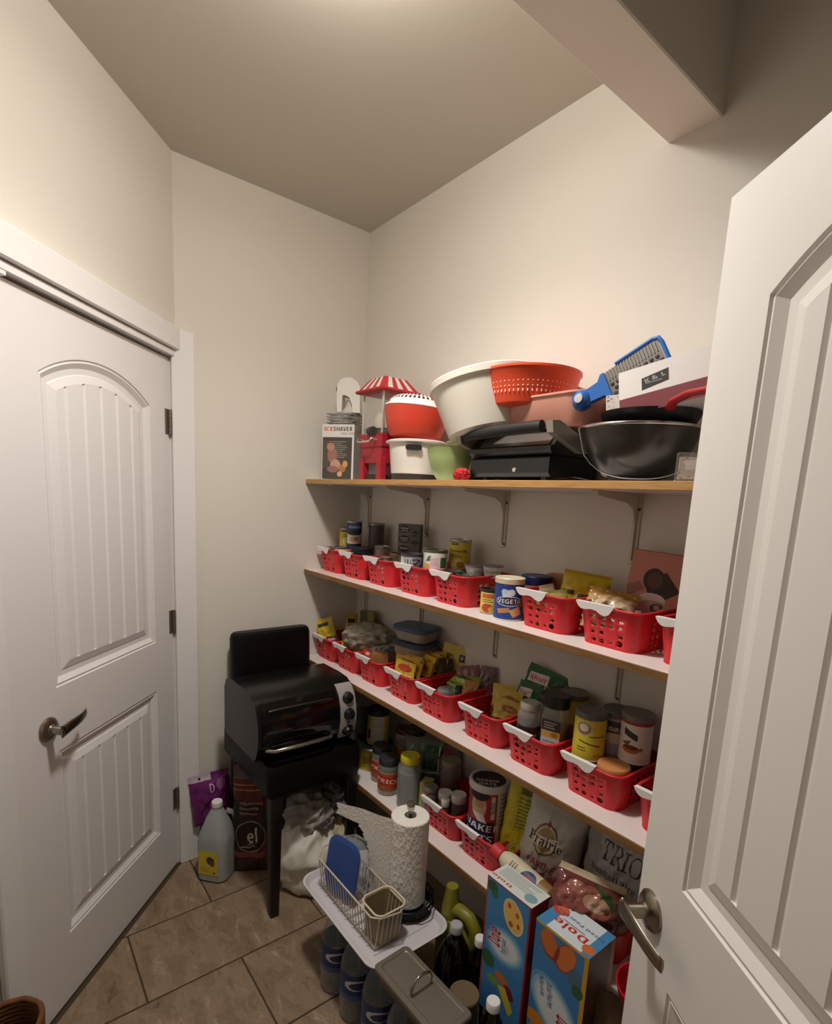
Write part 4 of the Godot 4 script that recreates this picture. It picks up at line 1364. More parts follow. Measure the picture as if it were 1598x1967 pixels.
	var veg := art(512, 224, "24448c", [["t", "Podravka", 0.49, 0.07, 0.05, "d05050"], ["e", 0.47, 0.32, 0.055, 0.12, "dfe4ec"], ["e", 0.52, 0.27, 0.04, 0.09, "dfe4ec"], ["e", 0.44, 0.26, 0.035, 0.08, "c9d2e0"], ["e", 0.5, 0.5, 0.16, 0.13, "dfe4ec"], ["e", 0.5, 0.5, 0.15, 0.11, "1a2850"], ["t", "VEGETA", 0.5, 0.5, 0.12, "f0f0f0", 0, true, 1.0], ["p", [0.36, 0.72, 0.5, 0.66, 0.52, 0.78, 0.38, 0.84], "c88858"], ["p", [0.5, 0.74, 0.62, 0.62, 0.66, 0.84, 0.55, 0.92], "d8a878"], ["p", [0.58, 0.62, 0.64, 0.5, 0.67, 0.64], "a86c40"]])
	can("seasoning_can", "big blue seasoning can with a cream plastic lid, loose on the second shelf", Vector3(1.148, y, 0.2), 0.0425, 0.117, veg, "d8ceb0", "", 0.05, 0.1, 0.008)
	jar("nut_jar", "jar with a dark blue lid and yellow band behind the blue seasoning can", Vector3(1.165, y, 0.1), 0.044, 0.128, "c8a83c", "26306c", art(64, 32, "d9b838", []), 0.045, "", 0.0, "dfe6e2", 0.026)
	carton("food_carton", "low tan box at the wall beside the blue lidded jar", "carton", Vector3(1.216, y, 0.042), Vector3(0.085, 0.134, 0.045), "b48058", Rect2(0, 0, 1, 1), Rect2(0, 0, 1, 1), Rect2(0, 0, 1, 1), 0.2)
	# sixth and seventh basket
	var yb := art(256, 256, "d8be28", [["r", 0.04, 0.36, 0.26, 0.08, "4a4420"], ["r", 0.38, 0.40, 0.24, 0.08, "4a4420"], ["p", [0.28, 0.5, 0.4, 0.36, 0.36, 0.55], "efe4b8"], ["e", 0.6, 0.78, 0.22, 0.16, "3c3830"], ["e", 0.62, 0.84, 0.14, 0.1, "b07a58"], ["r", 0, 0, 1, 0.06, "c0a820"], ["e", 0.2, 0.75, 0.1, 0.12, "e8d8a8"]])
	pouch("snack_bag", "bright yellow bag with two black stripes standing in the sixth basket", "bag", Vector3(1.325, f + 0.0, 0.105), 0.13, 0.155, 0.045, yb, -0.1, -0.12, -0.1, "", 0.006)
	pouch("snack_bag", "small olive clear bag in front of the yellow bag", "bag", Vector3(1.305, f, 0.185), 0.09, 0.105, 0.03, "8f8440", 0.1, -0.25, 0.15)
	pouch("snack_bag", "pale clear packet at the left of the sixth basket", "bag", Vector3(1.252, f, 0.13), 0.06, 0.11, 0.02, "bca48e", -0.2, -0.1, 0.3)
	var sn := art(256, 256, "b99a72", [["r", 0, 0, 1, 0.2, "b8863c"], ["e", 0.5, 0.6, 0.45, 0.3, "c9b292"], ["p", [0.05, 0.75, 0.3, 0.55, 0.55, 0.6, 0.35, 0.8], "5c7834"], ["l", 0.15, 0.62, 0.35, 4, 0.05, "3c4c20"], ["e", 0.72, 0.62, 0.16, 0.12, "4a2c24"], ["n", 30, "d8c8ae", "a88860", "e0d4c0"]])
	pouch("snack_bag", "crackly tan snack bag lying over the seventh basket", "bag", Vector3(1.455, f + 0.025, 0.178), 0.125, 0.115, 0.05, sn, -0.05, -0.55, -0.12, "", 0.012, 0.2)
	pouch("snack_bag", "glossy clear packet beside the tan snack bag", "bag", Vector3(1.535, f + 0.02, 0.180), 0.08, 0.085, 0.03, art(64, 64, "a8947c", [["n", 40, "e8e4dc", "6c5a48", "c8b8a0"]]), 0.2, -0.8, 0.2, "", 0.012, 0.15)
	var ht := art(256, 320, "c98a76", [["e", 0.42, 0.32, 0.17, 0.13, "3c2a26"], ["p", [0.26, 0.34, 0.6, 0.22, 0.86, 0.42, 0.62, 0.54, 0.36, 0.48], "3c2a26"], ["e", 0.44, 0.33, 0.12, 0.09, "5c4038"], ["p", [0.0, 0.42, 0.2, 0.36, 0.3, 0.44, 0.05, 0.55], "9c6c60"], ["e", 0.45, 0.55, 0.22, 0.08, "e0d4d0"], ["e", 0.5, 0.72, 0.35, 0.17, "c8a498"], ["t", "S", 0.55, 0.68, 0.2, "5c5458", 0, true, 1.3, true], ["t", "for you", 0.55, 0.84, 0.06, "8c6c68", 0, false], ["r", 0.0, 0, 1, 0.012, "a04c34"]])
	var hb := carton("chocolate_box", "pink box with a dark heart picture standing behind the seventh basket", "box", Vector3(1.512, f + 0.004, 0.062), Vector3(0.15, 0.226, 0.042), ht, Rect2(0, 0, 1, 1), Rect2(0.0, 0.0, 0.04, 0.01), Rect2(0.0, 0, 0.02, 0.01), 0.0)
	hb.basis = Basis.from_euler(Vector3(-0.12, 0.28, -0.06))
	pouch("snack_bag", "red packet in the basket beside the open door, second shelf", "bag", Vector3(1.70, f, 0.12), 0.1, 0.1, 0.03, "9c2c28", 0.1, -0.2)

# ---------------------------------------------------------------- third shelf: packets and jars
func packet_art(seed_: int) -> Art:
	var a: String = ["d8b82c", "caa234", "d0b040"][seed_ % 3]
	var b: String = ["a8482c", "7c5a3c", "8c3c2c", "a07848"][seed_ % 4]
	return art(96, 128, a, [["r", 0, 0.42, 1, 0.58, b], ["e", 0.5, 0.68, 0.36, 0.2, ["c89868", "8c6a4c", "d8b890"][seed_ % 3]], ["e", 0.5, 0.2, 0.36, 0.1, "b8402c"], ["r", 0.1, 0.36, 0.8, 0.05, "efe0a0"], ["n", 14, "5c3c28", "d8c090", "b06a40"]])

func third_shelf() -> void:
	var y: float = SY[2]
	var f := y + 0.004
	var bl := ["red basket with yellow folded packets in the corner, third shelf", "red basket under the clear noodle bag, third shelf", "red basket with brown boxes, third shelf", "red basket packed with a file of seasoning packets", "red basket with green packets and a dark jar, third shelf", "red basket with yellow packets and green pouches, third shelf", "red basket with the square jar, third shelf", "red basket with stacked coffee cans, third shelf", "red basket cut off by the open door, third shelf"]
	var bx := [0.092, 0.277, 0.463, 0.672, 0.866, 1.090, 1.285, 1.490, 1.70]
	for k in 9:
		basket(bx[k], 2, bl[k])
	# corner: yellow folded packets
	var yp := art(128, 192, "d2b62e", [["r", 0.1, 0.12, 0.62, 0.09, "3c3416"], ["e", 0.4, 0.6, 0.25, 0.12, "e0cc70"], ["r", 0, 0.9, 1, 0.1, "b8862c"]])
	pouch("pasta_packet", "leaning yellow packet with a black stripe in the corner basket, third shelf", "packet", Vector3(0.075, f, 0.165), 0.085, 0.18, 0.018, yp, -0.3, -0.1, 0.35, "", 0.008)
	pouch("pasta_packet", "upright folded yellow packet with a black stripe, right of the leaning one", "packet", Vector3(0.135, f, 0.12), 0.06, 0.205, 0.018, yp, 0.5, -0.1, -0.12, "", 0.008)
	pouch("pasta_packet", "brownish packet at the left end of the third shelf", "packet", Vector3(0.05, f, 0.13), 0.07, 0.13, 0.02, "9c7a38", -0.2, -0.2, 0.5)
	pouch("pasta_packet", "small dark red packet at the front of the corner basket, third shelf", "packet", Vector3(0.125, f, 0.195), 0.05, 0.105, 0.02, "6c2c1c", 0.0, -0.2, 0.1)
	# second basket
	pouch("pasta_packet", "yellow packet lying at the front left of the noodle basket", "packet", Vector3(0.250, f, 0.17), 0.06, 0.118, 0.02, yp, -0.1, -0.15, 0.2, "", 0.008)
	pouch("pasta_packet", "yellow packet lying at the front right of the noodle basket", "packet", Vector3(0.315, f, 0.18), 0.07, 0.11, 0.02, art(64, 64, "c4aa3a", [["n", 20, "8c7420", "e0cc80"]]), 0.2, -0.7, -0.3, "", 0.01)
	var nd := StandardMaterial3D.new()
	nd.albedo_texture = noise_tex(81, 0.02, ["6c6250", "8c8270", "b0a896", "7a705c", "d0cabc"], 256, 50.0)
	nd.roughness = 0.18
	blob("noodle_bag", "large crinkled clear bag of noodles above the second and third baskets", "bag", Vector3(0.305, f + 0.075, 0.125), Vector3(0.125, 0.07, 0.075), nd, 0.16, 1.7, 0.5)
	var db := carton("food_carton", "dark red box slanting behind the noodle bag", "carton", Vector3(0.30, f + 0.10, 0.032), Vector3(0.22, 0.055, 0.03), art(128, 64, "4a2818", [["r", 0, 0, 1, 0.15, "6c4a20"], ["n", 12, "5c3820", "7a5a30"]]), Rect2(0, 0, 1, 1), Rect2(0, 0, 1, 1), Rect2(0, 0, 1, 0.2))
	db.rotation.z = -0.30
	carton("food_carton", "upright olive green box in the corner behind the noodle bag", "carton", Vector3(0.185, f, 0.052), Vector3(0.07, 0.225, 0.03), art(64, 64, "5c5630", [["r", 0.55, 0, 0.45, 1, "8c8430"]]), Rect2(0, 0, 1, 1), Rect2(0.6, 0, 0.4, 1), Rect2(0.6, 0, 0.4, 1), 0.5)
	# third basket
	carton("food_carton", "tan box at the front of the third basket, third shelf", "carton", Vector3(0.478, f, 0.178), Vector3(0.07, 0.118, 0.05), "9c6a3a", Rect2(0, 0, 1, 1), Rect2(0, 0, 1, 1), Rect2(0, 0, 1, 1), 0.75)
	carton("food_carton", "dark narrow box beside the tan box, third shelf", "carton", Vector3(0.522, f, 0.150), Vector3(0.035, 0.13, 0.03), "4c3420", Rect2(0, 0, 1, 1), Rect2(0, 0, 1, 1), Rect2(0, 0, 1, 1), 0.6)
	pouch("pasta_packet", "orange red packet at the left of the third basket, third shelf", "packet", Vector3(0.425, f, 0.16), 0.07, 0.125, 0.025, "b4442c", 0.0, -0.2, 0.25)
	pouch("foil_bag", "crumpled grey foil bag on the tan box", "bag", Vector3(0.462, f + 0.09, 0.115), 0.16, 0.065, 0.05, art(64, 64, "8c8680", [["n", 30, "b8b4ae", "5c5650", "a8a098"]]), 0.1, -0.9, 0.1, "", 0.02, 0.25)
	# two food boxes with blue lids, resting on the basket rims
	for k in 2:
		var t := thing("food_container", ["lower clear container of tan grain under a dark blue lid", "upper clear container with a blue lid, nearest the second shelf"][k], "container", Vector3(0.585, f + (0.104 if k == 0 else 0.19), 0.088), 0.25, "blue lidded containers")
		var hh: float = 0.07 if k == 0 else 0.045
		var g := G.new()
		g.stack([[0.14, 0.10, 0.03, 0.0], [0.146, 0.106, 0.03, 0.006], [0.165, 0.125, 0.035, hh]], 6, true, false)
		part("tub", g.done(), clear("e0e4e4", 0.2), t)
		g = G.new()
		g.stack([[0.138, 0.098, 0.03, 0.002], [0.15, 0.11, 0.03, hh * 0.5], [0.158, 0.118, 0.03, hh * 0.85]], 6)
		part("grain", g.done(), mat("a8835a" if k == 0 else "9a8a6c", 0.85), t)
		g = G.new()
		g.stack([[0.166, 0.126, 0.036, hh - 0.002], [0.175, 0.135, 0.04, hh], [0.175, 0.135, 0.04, hh + 0.01], [0.165, 0.125, 0.036, hh + 0.013]], 6)
		part("lid", g.done(), mat("3a4258" if k == 0 else "44607e", 0.4), t)
	# fourth basket: the file of packets
	var gpk := "seasoning packets filed in the fourth basket"
	for k in 12:
		var at := Vector3(0.655 + 0.003 * k, f, 0.205 - 0.0135 * k)
		var o := pouch("seasoning_packet", "%s seasoning packet in the file, %s" % [["yellow and red", "brown and yellow", "yellow and dark red", "golden"][k % 4], ["first from the front, lowest", "second from the front", "third from the front", "fourth from the front", "fifth from the front", "sixth from the front", "seventh from the front", "sixth from the back", "fourth from the back", "third from the back", "second from the back", "last at the wall"][k]], "packet", at, 0.105 + 0.012 * sin(k * 2.1), 0.135 + 0.016 * absf(sin(k * 1.7)) + (0.012 if k > 5 else 0.0), 0.008, packet_art(k % 6), -0.55, -0.16 - 0.05 * sin(k * 3.0), 0.1 * sin(k * 2.7), gpk, 0.004)
		o.rotation.y = 0.12 + 0.14 * sin(k * 1.9)
	pouch("seasoning_packet", "pale yellow packet with a dark blue square behind the file", "packet", Vector3(0.735, f + 0.02, 0.028), 0.11, 0.178, 0.008, art(128, 160, "d4c25c", [["e", 0.28, 0.3, 0.2, 0.1, "a88c30"], ["r", 0.66, 0.18, 0.2, 0.15, "2c3448"], ["r", 0.71, 0.215, 0.1, 0.08, "9c98b0"], ["r", 0.9, 0.1, 0.1, 0.4, "e0dcc8"]]), -0.35, -0.04, -0.1)
	pouch("seasoning_packet", "dark brown packet at the right of the file", "packet", Vector3(0.745, f, 0.078), 0.06, 0.15, 0.02, "4c402c", 0.3, -0.1, -0.1)
	# fifth basket
	var jl := jar("glass_jar", "small dark jar lying in the fifth basket, third shelf", Vector3(0.83, f + 0.055, 0.165), 0.03, 0.085, "3c3038", "2c2a30", null)
	jl.rotation = Vector3(0, 0.6, -1.35)
	for k in 3:
		pouch("sauce_packet", ["lowest of three flat lime green packets", "middle of three flat lime green packets", "topmost of three flat lime green packets"][k], "packet", Vector3(0.885 - 0.004 * k, f + 0.06 + 0.013 * k, 0.145 - 0.008 * k), 0.105, 0.085, 0.012, art(96, 96, "9cb03c", [["r", 0, 0.3, 1, 0.2, "44641c"], ["e", 0.5, 0.6, 0.3, 0.12, "d0d88c"], ["r", 0, 0.8, 1, 0.1, "5c7c24"]]), -0.6, -1.05, -0.2, "lime green packets", 0.006)
	pouch("spice_bag", "pinkish clear spice bag at the back of the fifth basket", "bag", Vector3(0.893, f + 0.02, 0.062), 0.09, 0.14, 0.03, art(64, 64, "8c6460", [["n", 30, "b08c84", "6c4440", "c8b0a0"]]), -0.2, -0.1, 0.2, "", 0.01, 0.2)
	pouch("spice_bag", "greyish clear spice bag right of the pinkish one", "bag", Vector3(0.94, f + 0.02, 0.05), 0.06, 0.15, 0.025, art(64, 64, "8a7a78", [["n", 20, "b4a8a4", "6c5c58"]]), 0.1, -0.1, -0.1, "", 0.01, 0.2)
	pouch("spice_bag", "small golden packet at the right rim of the fifth basket", "bag", Vector3(0.925, f + 0.02, 0.13), 0.05, 0.11, 0.02, "c89c5c", 0.0, -0.1, -0.2)
	# sixth basket
	var gr := art(128, 192, "d6bc4c", [["e", 0.55, 0.22, 0.32, 0.09, "b06a2c"], ["t", "Maggi", 0.55, 0.22, 0.05, "e8d890"], ["r", 0, 0.5, 1, 0.5, "7c4a30"], ["e", 0.5, 0.72, 0.34, 0.16, "a06a44"], ["r", 0.1, 0.42, 0.8, 0.06, "e0cc70"]])
	for k in 3:
		pouch("soup_packet", ["yellow soup packet leaning at the front of the sixth basket", "yellow soup packet leaning in the middle of the sixth basket", "yellow soup packet leaning at the back left of the sixth basket"][k], "packet", [Vector3(1.122, f, 0.165), Vector3(1.108, f + 0.01, 0.138), Vector3(1.085, f + 0.005, 0.112)][k], 0.088, [0.13, 0.14, 0.15][k], 0.014, gr, -0.25, -0.35, -0.15 + 0.1 * k, "yellow soup packets")
	var kn := art(192, 192, "1f5a38", [["p", [0.08, 0.14, 0.5, 0.1, 0.52, 0.26, 0.06, 0.3], "e8e0d8"], ["t", "Knorr", 0.29, 0.2, 0.09, "c03028", -4, true, 1.1], ["t", "Cubitos", 0.72, 0.3, 0.1, "c8d8b8", 4, true, 1.0, true], ["r", 0, 0.0, 1, 0.05, "2c6c44"], ["e", 0.5, 0.7, 0.3, 0.18, "3c7a44"]])
	pouch("soup_pouch", "dark green pouch with white tag and red lettering, upper of two, at the wall", "pouch", Vector3(1.155, f + 0.028, 0.045), 0.15, 0.20, 0.02, kn, -0.35, -0.1, -0.22, "", 0.006)
	pouch("soup_pouch", "dark green pouch with a white tag, lower of two", "pouch", Vector3(1.128, f + 0.01, 0.082), 0.095, 0.165, 0.02, kn, -0.35, -0.2, -0.2, "", 0.006)
	# seventh basket
	jar("glass_jar", "rounded clear jar with a brown label in the seventh basket", Vector3(1.243, f, 0.18), 0.034, 0.172, "4c3c30", "b4b0a8", art(128, 96, "3c2820", [["e", 0.5, 0.55, 0.13, 0.3, "8c5c4c"], ["t", "Chef", 0.5, 0.3, 0.2, "c8b0a0"], ["n", 10, "a88878", "5c3c30"]]), 0.028, "", 0.0, "dfe6e2", 0.02, 0.6)
	var t := thing("square_jar", "square clear jar with a black lid and a black, yellow and white label", "jar", Vector3(1.317, f, 0.150), 0.30)
	var g := G.new()
	g.stack([[0.062, 0.062, 0.014, 0.0], [0.068, 0.068, 0.016, 0.006], [0.068, 0.068, 0.016, 0.15], [0.062, 0.062, 0.02, 0.168], [0.062, 0.062, 0.03, 0.18]], 6, true, false)
	part("glass_body", g.done(), clear("dfe4e0", 0.2), t)
	g = G.new()
	g.stack([[0.060, 0.060, 0.014, 0.003], [0.064, 0.064, 0.016, 0.009], [0.064, 0.064, 0.016, 0.115]], 6)
	part("contents", g.done(), mat("8a765a", 0.85), t)
	g = G.new()
	g.lathe([Vector2(0.036, 0.178), Vector2(0.037, 0.18), Vector2(0.037, 0.209), Vector2(0.034, 0.212), Vector2(0, 0.212)], 32)
	part("lid", g.done(), mat("1c1b1a", 0.4), t)
	g = G.new(false)
	g.quad(Vector3(-0.027, 0.02, 0.0346), Vector3(0.027, 0.02, 0.0346), Vector3(0.027, 0.145, 0.0346), Vector3(-0.027, 0.145, 0.0346))
	part("label", g.done(), printed(art(128, 224, "dcd8d4", [["r", 0, 0, 1, 0.26, "3a3634"], ["l", 0.12, 0.06, 0.7, 3, 0.06, "a8a4a0"], ["r", 0, 0.26, 1, 0.16, "d8b060"], ["e", 0.7, 0.34, 0.2, 0.06, "b87c30"], ["l", 0.12, 0.5, 0.7, 6, 0.07, "8c8884"]])), t)
	jar("glass_jar", "dark lidded jar behind the rounded jar, nearest the green pouches", Vector3(1.222, f, 0.082), 0.036, 0.178, "5c5040", "3a3836", null, 0.037, "dark lidded jars", 0.0, "dfe6e2", 0.022)
	jar("glass_jar", "dark lidded jar at the wall, between two others", Vector3(1.272, f, 0.05), 0.038, 0.195, "4c4434", "46423c", null, 0.039, "dark lidded jars", 0.0, "dfe6e2", 0.022)
	can("food_can", "yellow can with a grey lid at the wall behind the square jar", Vector3(1.345, f, 0.06), 0.039, 0.198, art(128, 128, "c8a828", [["r", 0, 0.4, 1, 0.6, "8c6c20"], ["n", 8, "e0cc60", "5c4818"]]), "6c6860", "", 0.0, 0.2, 0.008)
	# eighth basket: cans piled up
	jar("glass_jar", "dark red jar under the big yellow can", Vector3(1.444, f, 0.168), 0.036, 0.082, "6c1c1c", "5c2020", art(64, 32, "8c2c28", [["t", "JAM", 0.5, 0.5, 0.5, "d0a8a0"]]), 0.037, "", 0.0, "c8a8a0", 0.014)
	var yc := art(256, 160, "d9c33a", [["e", 0.44, 0.26, 0.09, 0.18, "c8b088"], ["e", 0.44, 0.26, 0.07, 0.14, "8c6c50"], ["e", 0.44, 0.24, 0.05, 0.09, "d8c8a8"], ["r", 0.5, 0.42, 0.2, 0.025, "5c5220"], ["p", [0.4, 0.54, 0.62, 0.64, 0.62, 0.67, 0.4, 0.57], "4c4418"], ["l", 0.38, 0.7, 0.12, 2, 0.06, "5c5220"], ["r", 0.56, 0.84, 0.08, 0.08, "b8a430"]])
	can("coffee_can", "big yellow can with a grey lid standing in the eighth basket", Vector3(1.440, f + 0.084, 0.168), 0.041, 0.122, yc, "6a6866", "coffee and drink cans in the eighth basket", 0.0, 0.2, 0.007)
	jar("glass_jar", "dark jar under the dark coffee can", Vector3(1.452, f, 0.083), 0.035, 0.082, "3c2820", "2c2420", null, 0.035, "", 0.0, "c8b8a8", 0.014)
	can("coffee_can", "dark coffee can with a grey lid between the yellow and the white can", Vector3(1.476, f + 0.084, 0.105), 0.037, 0.124, art(256, 160, "3a3436", [["r", 0, 0.0, 1, 0.12, "8c8a88"], ["r", 0.3, 0.55, 0.4, 0.45, "8a8486"], ["e", 0.5, 0.5, 0.12, 0.12, "b8a898"], ["t", "Roast", 0.5, 0.28, 0.12, "d0c8c0"]]), "5c5a58", "coffee and drink cans in the eighth basket", 0.0, 0.2, 0.007)
	jar("glass_jar", "dark jar under the white coffee can", Vector3(1.528, f, 0.095), 0.034, 0.094, "3c2820", "2c2420", null, 0.036, "", 0.0, "c8b8a8", 0.014)
	can("coffee_can", "white can with a red rim and a cup picture", Vector3(1.535, f + 0.099, 0.105), 0.040, 0.12, art(256, 160, "d8ccc4", [["r", 0, 0, 1, 0.12, "9c2c2c"], ["p", [0.38, 0.2, 0.52, 0.34, 0.52, 0.48, 0.38, 0.36], "2c2a2c"], ["e", 0.46, 0.68, 0.09, 0.1, "a8622c"], ["e", 0.46, 0.64, 0.075, 0.05, "5c2c18"], ["e", 0.56, 0.66, 0.02, 0.05, "a8622c"], ["p", [0.36, 0.55, 0.46, 0.48, 0.43, 0.62], "6c4c34"]]), "78716c", "coffee and drink cans in the eighth basket", 0.0, 0.2, 0.007)
	jar("sauce_jar", "squat jar with a peach and gold lid at the front of the eighth basket", Vector3(1.526, f, 0.176), 0.039, 0.098, "b4703c", "d08c54", art(128, 64, "b8784a", [["r", 0, 0.1, 1, 0.2, "d8a878"]]), 0.040, "", 0.0, "e0d4c0", 0.02, 0.95)
	can("coffee_can", "grey lidded can at the wall, left of two in the eighth basket", Vector3(1.418, f, 0.048), 0.036, 0.195, "4c4a4c", "686664", "grey lidded cans at the wall", 0.0, 0.2, 0.007)
	can("coffee_can", "grey lidded can at the wall, right of two in the eighth basket", Vector3(1.50, f, 0.042), 0.04, 0.203, "524c50", "6e6c6a", "grey lidded cans at the wall", 0.0, 0.2, 0.007)
	pouch("spice_bag", "brown bag in the basket beside the open door, third shelf", "bag", Vector3(1.70, f, 0.12), 0.1, 0.11, 0.04, "6c4c34", 0.1, -0.2)

# ---------------------------------------------------------------- lowest shelf
func fourth_shelf() -> void:
	var y: float = SY[3]
	var f := y + 0.004
	basket(0.935, 3, "red basket with white capped spice bottles, lowest shelf")
	basket(1.116, 3, "red basket under the tall oats canister, lowest shelf")
	basket(1.342, 3, "red basket under the white flour bag, lowest shelf")
	basket(1.535, 3, "red basket under the white rice bag, lowest shelf")
	# left end, behind the toaster oven
	can("food_canister", "narrow yellow canister carrying the black pan lid, lowest shelf", Vector3(0.415, y, 0.18), 0.036, 0.108, art(64, 64, "d8c030", [["r", 0.4, 0.4, 0.2, 0.3, "a89020"]]), "3a3a38", "", 0.0, 0.1)
	var t := thing("pan_lid", "dark round pan lid lying on the yellow canister", "lid", Vector3(0.432, y + 0.114, 0.165))
	var g := G.new()
	g.lathe([Vector2(0, 0), Vector2(0.075, 0), Vector2(0.085, 0.004), Vector2(0.08, 0.009), Vector2(0, 0.011)], 36)
	part("disc", g.done(), mat("1c1c1c", 0.35), t)
	can("food_can", "yellow canister with a white text label and dark lid standing on the pan lid", Vector3(0.445, y + 0.126, 0.155), 0.046, 0.135, art(256, 160, "cdb93c", [["r", 0.38, 0.06, 0.2, 0.84, "d0ccc4"], ["l", 0.4, 0.12, 0.16, 9, 0.085, "a8a49c"], ["p", [0.32, 0.5, 0.37, 0.5, 0.37, 0.8, 0.32, 0.85], "6c3030"]]), "2c201c", "", 0.1, 0.2, 0.012)
	pouch("snack_bag", "grey printed bag at the left end of the lowest shelf", "bag", Vector3(0.335, y, 0.2), 0.12, 0.24, 0.05, art(64, 64, "6c6668", [["n", 16, "8c8888", "7c3038", "4c4a4c"]]), 0.2, -0.1)
	jar("glass_jar", "amber jar with a dark red lid behind the yellow canister", Vector3(0.53, y, 0.075), 0.04, 0.2, "7c3c1c", "5c1c18", art(64, 32, "a8682c", []))
	for k in 2:
		jar("peanut_jar", ["peanut jar with a dark lid and red label, left and behind", "peanut jar with a dark lid and orange red label, front"][k], [Vector3(0.522, y, 0.185), Vector3(0.618, y, 0.218)][k], 0.041, 0.148, "9c7450", "37343a", art(256, 96, "c0502c", [["r", 0, 0.75, 1, 0.25, "8c5c30"], ["p", [0.3, 0.1, 0.75, 0.2, 0.7, 0.8, 0.35, 0.7], "b8341c"], ["t", "PRICO", 0.5, 0.42, 0.22, "ecdcd0", 8, true, 1.2], ["n", 12, "b88c58", "8c5c34"]]), 0.038, "dark lidded peanut jars", 0.0, "dfe6e2", 0.026)
	jar("glass_jar", "big clear jar with a bright yellow lid, beside the peanut jars", Vector3(0.735, y, 0.205), 0.046, 0.2, "6c665c", "d8c62c", null, 0.036, "", 0.0, "dfe6e2", 0.026, 0.9)
	jar("glass_jar", "brown jar with a dark lid high behind the peanut jars", Vector3(0.612, y, 0.085), 0.044, 0.232, "5c3020", "3c2a20", art(128, 64, "7c4024", [["l", 0.35, 0.2, 0.3, 3, 0.2, "b08868"]]), 0.042, "", 0.0, "d8c8b8")
	pouch("zip_bag", "clear zip bag of green leaves standing behind the yellow lidded jar", "bag", Vector3(0.72, y, 0.13), 0.15, 0.235, 0.04, art(128, 160, "5c6458", [["r", 0.5, 0.1, 0.5, 0.4, "2c4a34"], ["r", 0, 0.52, 1, 0.03, "b8c4a8"], ["r", 0.9, 0.1, 0.03, 0.5, "c8ccc0"], ["n", 20, "7c8478", "3c4c3c", "8c8c84"]]), -0.2, -0.08, 0.0, "", 0.008, 0.15)
	carton("food_carton", "narrow pale yellow box between the zip bag and the dark red jar", "carton", Vector3(0.805, y, 0.175), Vector3(0.04, 0.12, 0.05), "a8a060", Rect2(0, 0, 1, 1), Rect2(0, 0, 1, 1), Rect2(0, 0, 1, 1), 0.5)
	pouch("snack_bag", "pink and grey printed bag at the wall of the lowest shelf", "bag", Vector3(0.78, y, 0.06), 0.11, 0.225, 0.05, art(64, 64, "6c6870", [["r", 0.1, 0.1, 0.6, 0.3, "8c3048"], ["n", 12, "9c98a0", "4c484c"]]), 0.0, -0.05)
	jar("glass_jar", "dark red jam jar behind the spice bottles", Vector3(0.846, y, 0.098), 0.038, 0.2, "4c1c1c", "8a8468", null, 0.036, "", 0.0, "c8b0a8")
	jar("glass_jar", "small jar with a grey lid left of the spice basket", Vector3(0.842, y, 0.19), 0.03, 0.12, "5c4c38", "78766c", null, 0.027)
	# spice bottles
	for k in 3:
		jar("spice_bottle", ["wide white capped spice bottle, left of three", "small slim white capped bottle in the middle", "wide white capped spice bottle, right of three"][k], [Vector3(0.902, f, 0.172), Vector3(0.935, f, 0.200), Vector3(0.965, f, 0.165)][k], [0.024, 0.014, 0.025][k], [0.118, 0.112, 0.138][k], ["2c2a1c", "1c1a18", "3c2418"][k], "dcd8d4", art(32, 32, ["3c402c", "24241c", "6c5c54"][k], []), [0.0245, 0.015, 0.026][k], "white capped spice bottles", 0.0, "c8c4b8", [0.024, 0.02, 0.026][k])
	# oats
	var oat := art(512, 448, "23284a", [["r", 0.0, 0, 1, 0.46, "b0382c"], ["r", 0.0, 0.77, 1, 0.23, "2c5890"], ["r", 0.58, 0, 0.3, 1, "cfc8c2"], ["r", 0.56, 0.04, 0.02, 0.9, "8c2c2c"], ["r", 0.53, 0.1, 0.035, 0.32, "d8d0c8"], ["t", "100%", 0.547, 0.26, 0.05, "6c5c54", 90, true], ["e", 0.42, 0.26, 0.07, 0.17, "d8b898"], ["e", 0.43, 0.2, 0.045, 0.08, "c89878"], ["e", 0.42, 0.1, 0.09, 0.08, "2c2228"], ["p", [0.36, 0.34, 0.47, 0.36, 0.5, 0.48, 0.42, 0.46], "ece4dc"], ["t", "QUAKER", 0.41, 0.55, 0.11, "f0ece8", 5, true, 0.95], ["t", "OATS", 0.41, 0.69, 0.1, "f0ece8", 5, true, 1.0], ["t", "1 MINUTE", 0.45, 0.84, 0.05, "a8c0d8"], ["l", 0.61, 0.08, 0.11, 10, 0.06, "9c948e"], ["l", 0.75, 0.08, 0.11, 12, 0.06, "a89c94"]])
	t = thing("oats_canister", "tall round red and navy oats canister with a white rimmed black lid", "canister", Vector3(1.094, f, 0.160), 0.75)
	part("printed_body", body_mesh(0.062, 0.252), printed(oat), t)
	g = G.new()
	g.lathe([Vector2(0.0625, 0.232), Vector2(0.0655, 0.234), Vector2(0.0655, 0.252), Vector2(0.063, 0.256), Vector2(0.056, 0.256), Vector2(0.055, 0.252)], 40)
	part("lid_rim", g.done(), mat("d8d4ce", 0.4), t)
	g = G.new()
	g.stack([[0.1, 0.1, 0.0495, 0.2515], [0.11, 0.11, 0.0545, 0.252]], 10)
	part("lid_disc", g.done(), mat("2c1c1e", 0.35), t)
	var la := text_mesh("QUAKER", 0.017, true, Transform3D(Basis(Vector3.RIGHT, -PI / 2), Vector3(-0.005, 0.2526, 0.012)))
	part("lid_lettering", la, mat("d8d0c8", 0.5), t)
	part("lid_lettering", text_mesh("OATS", 0.017, true, Transform3D(Basis(Vector3.RIGHT, -PI / 2), Vector3(-0.005, 0.2526, 0.032))), mat("d8d0c8", 0.5), t)
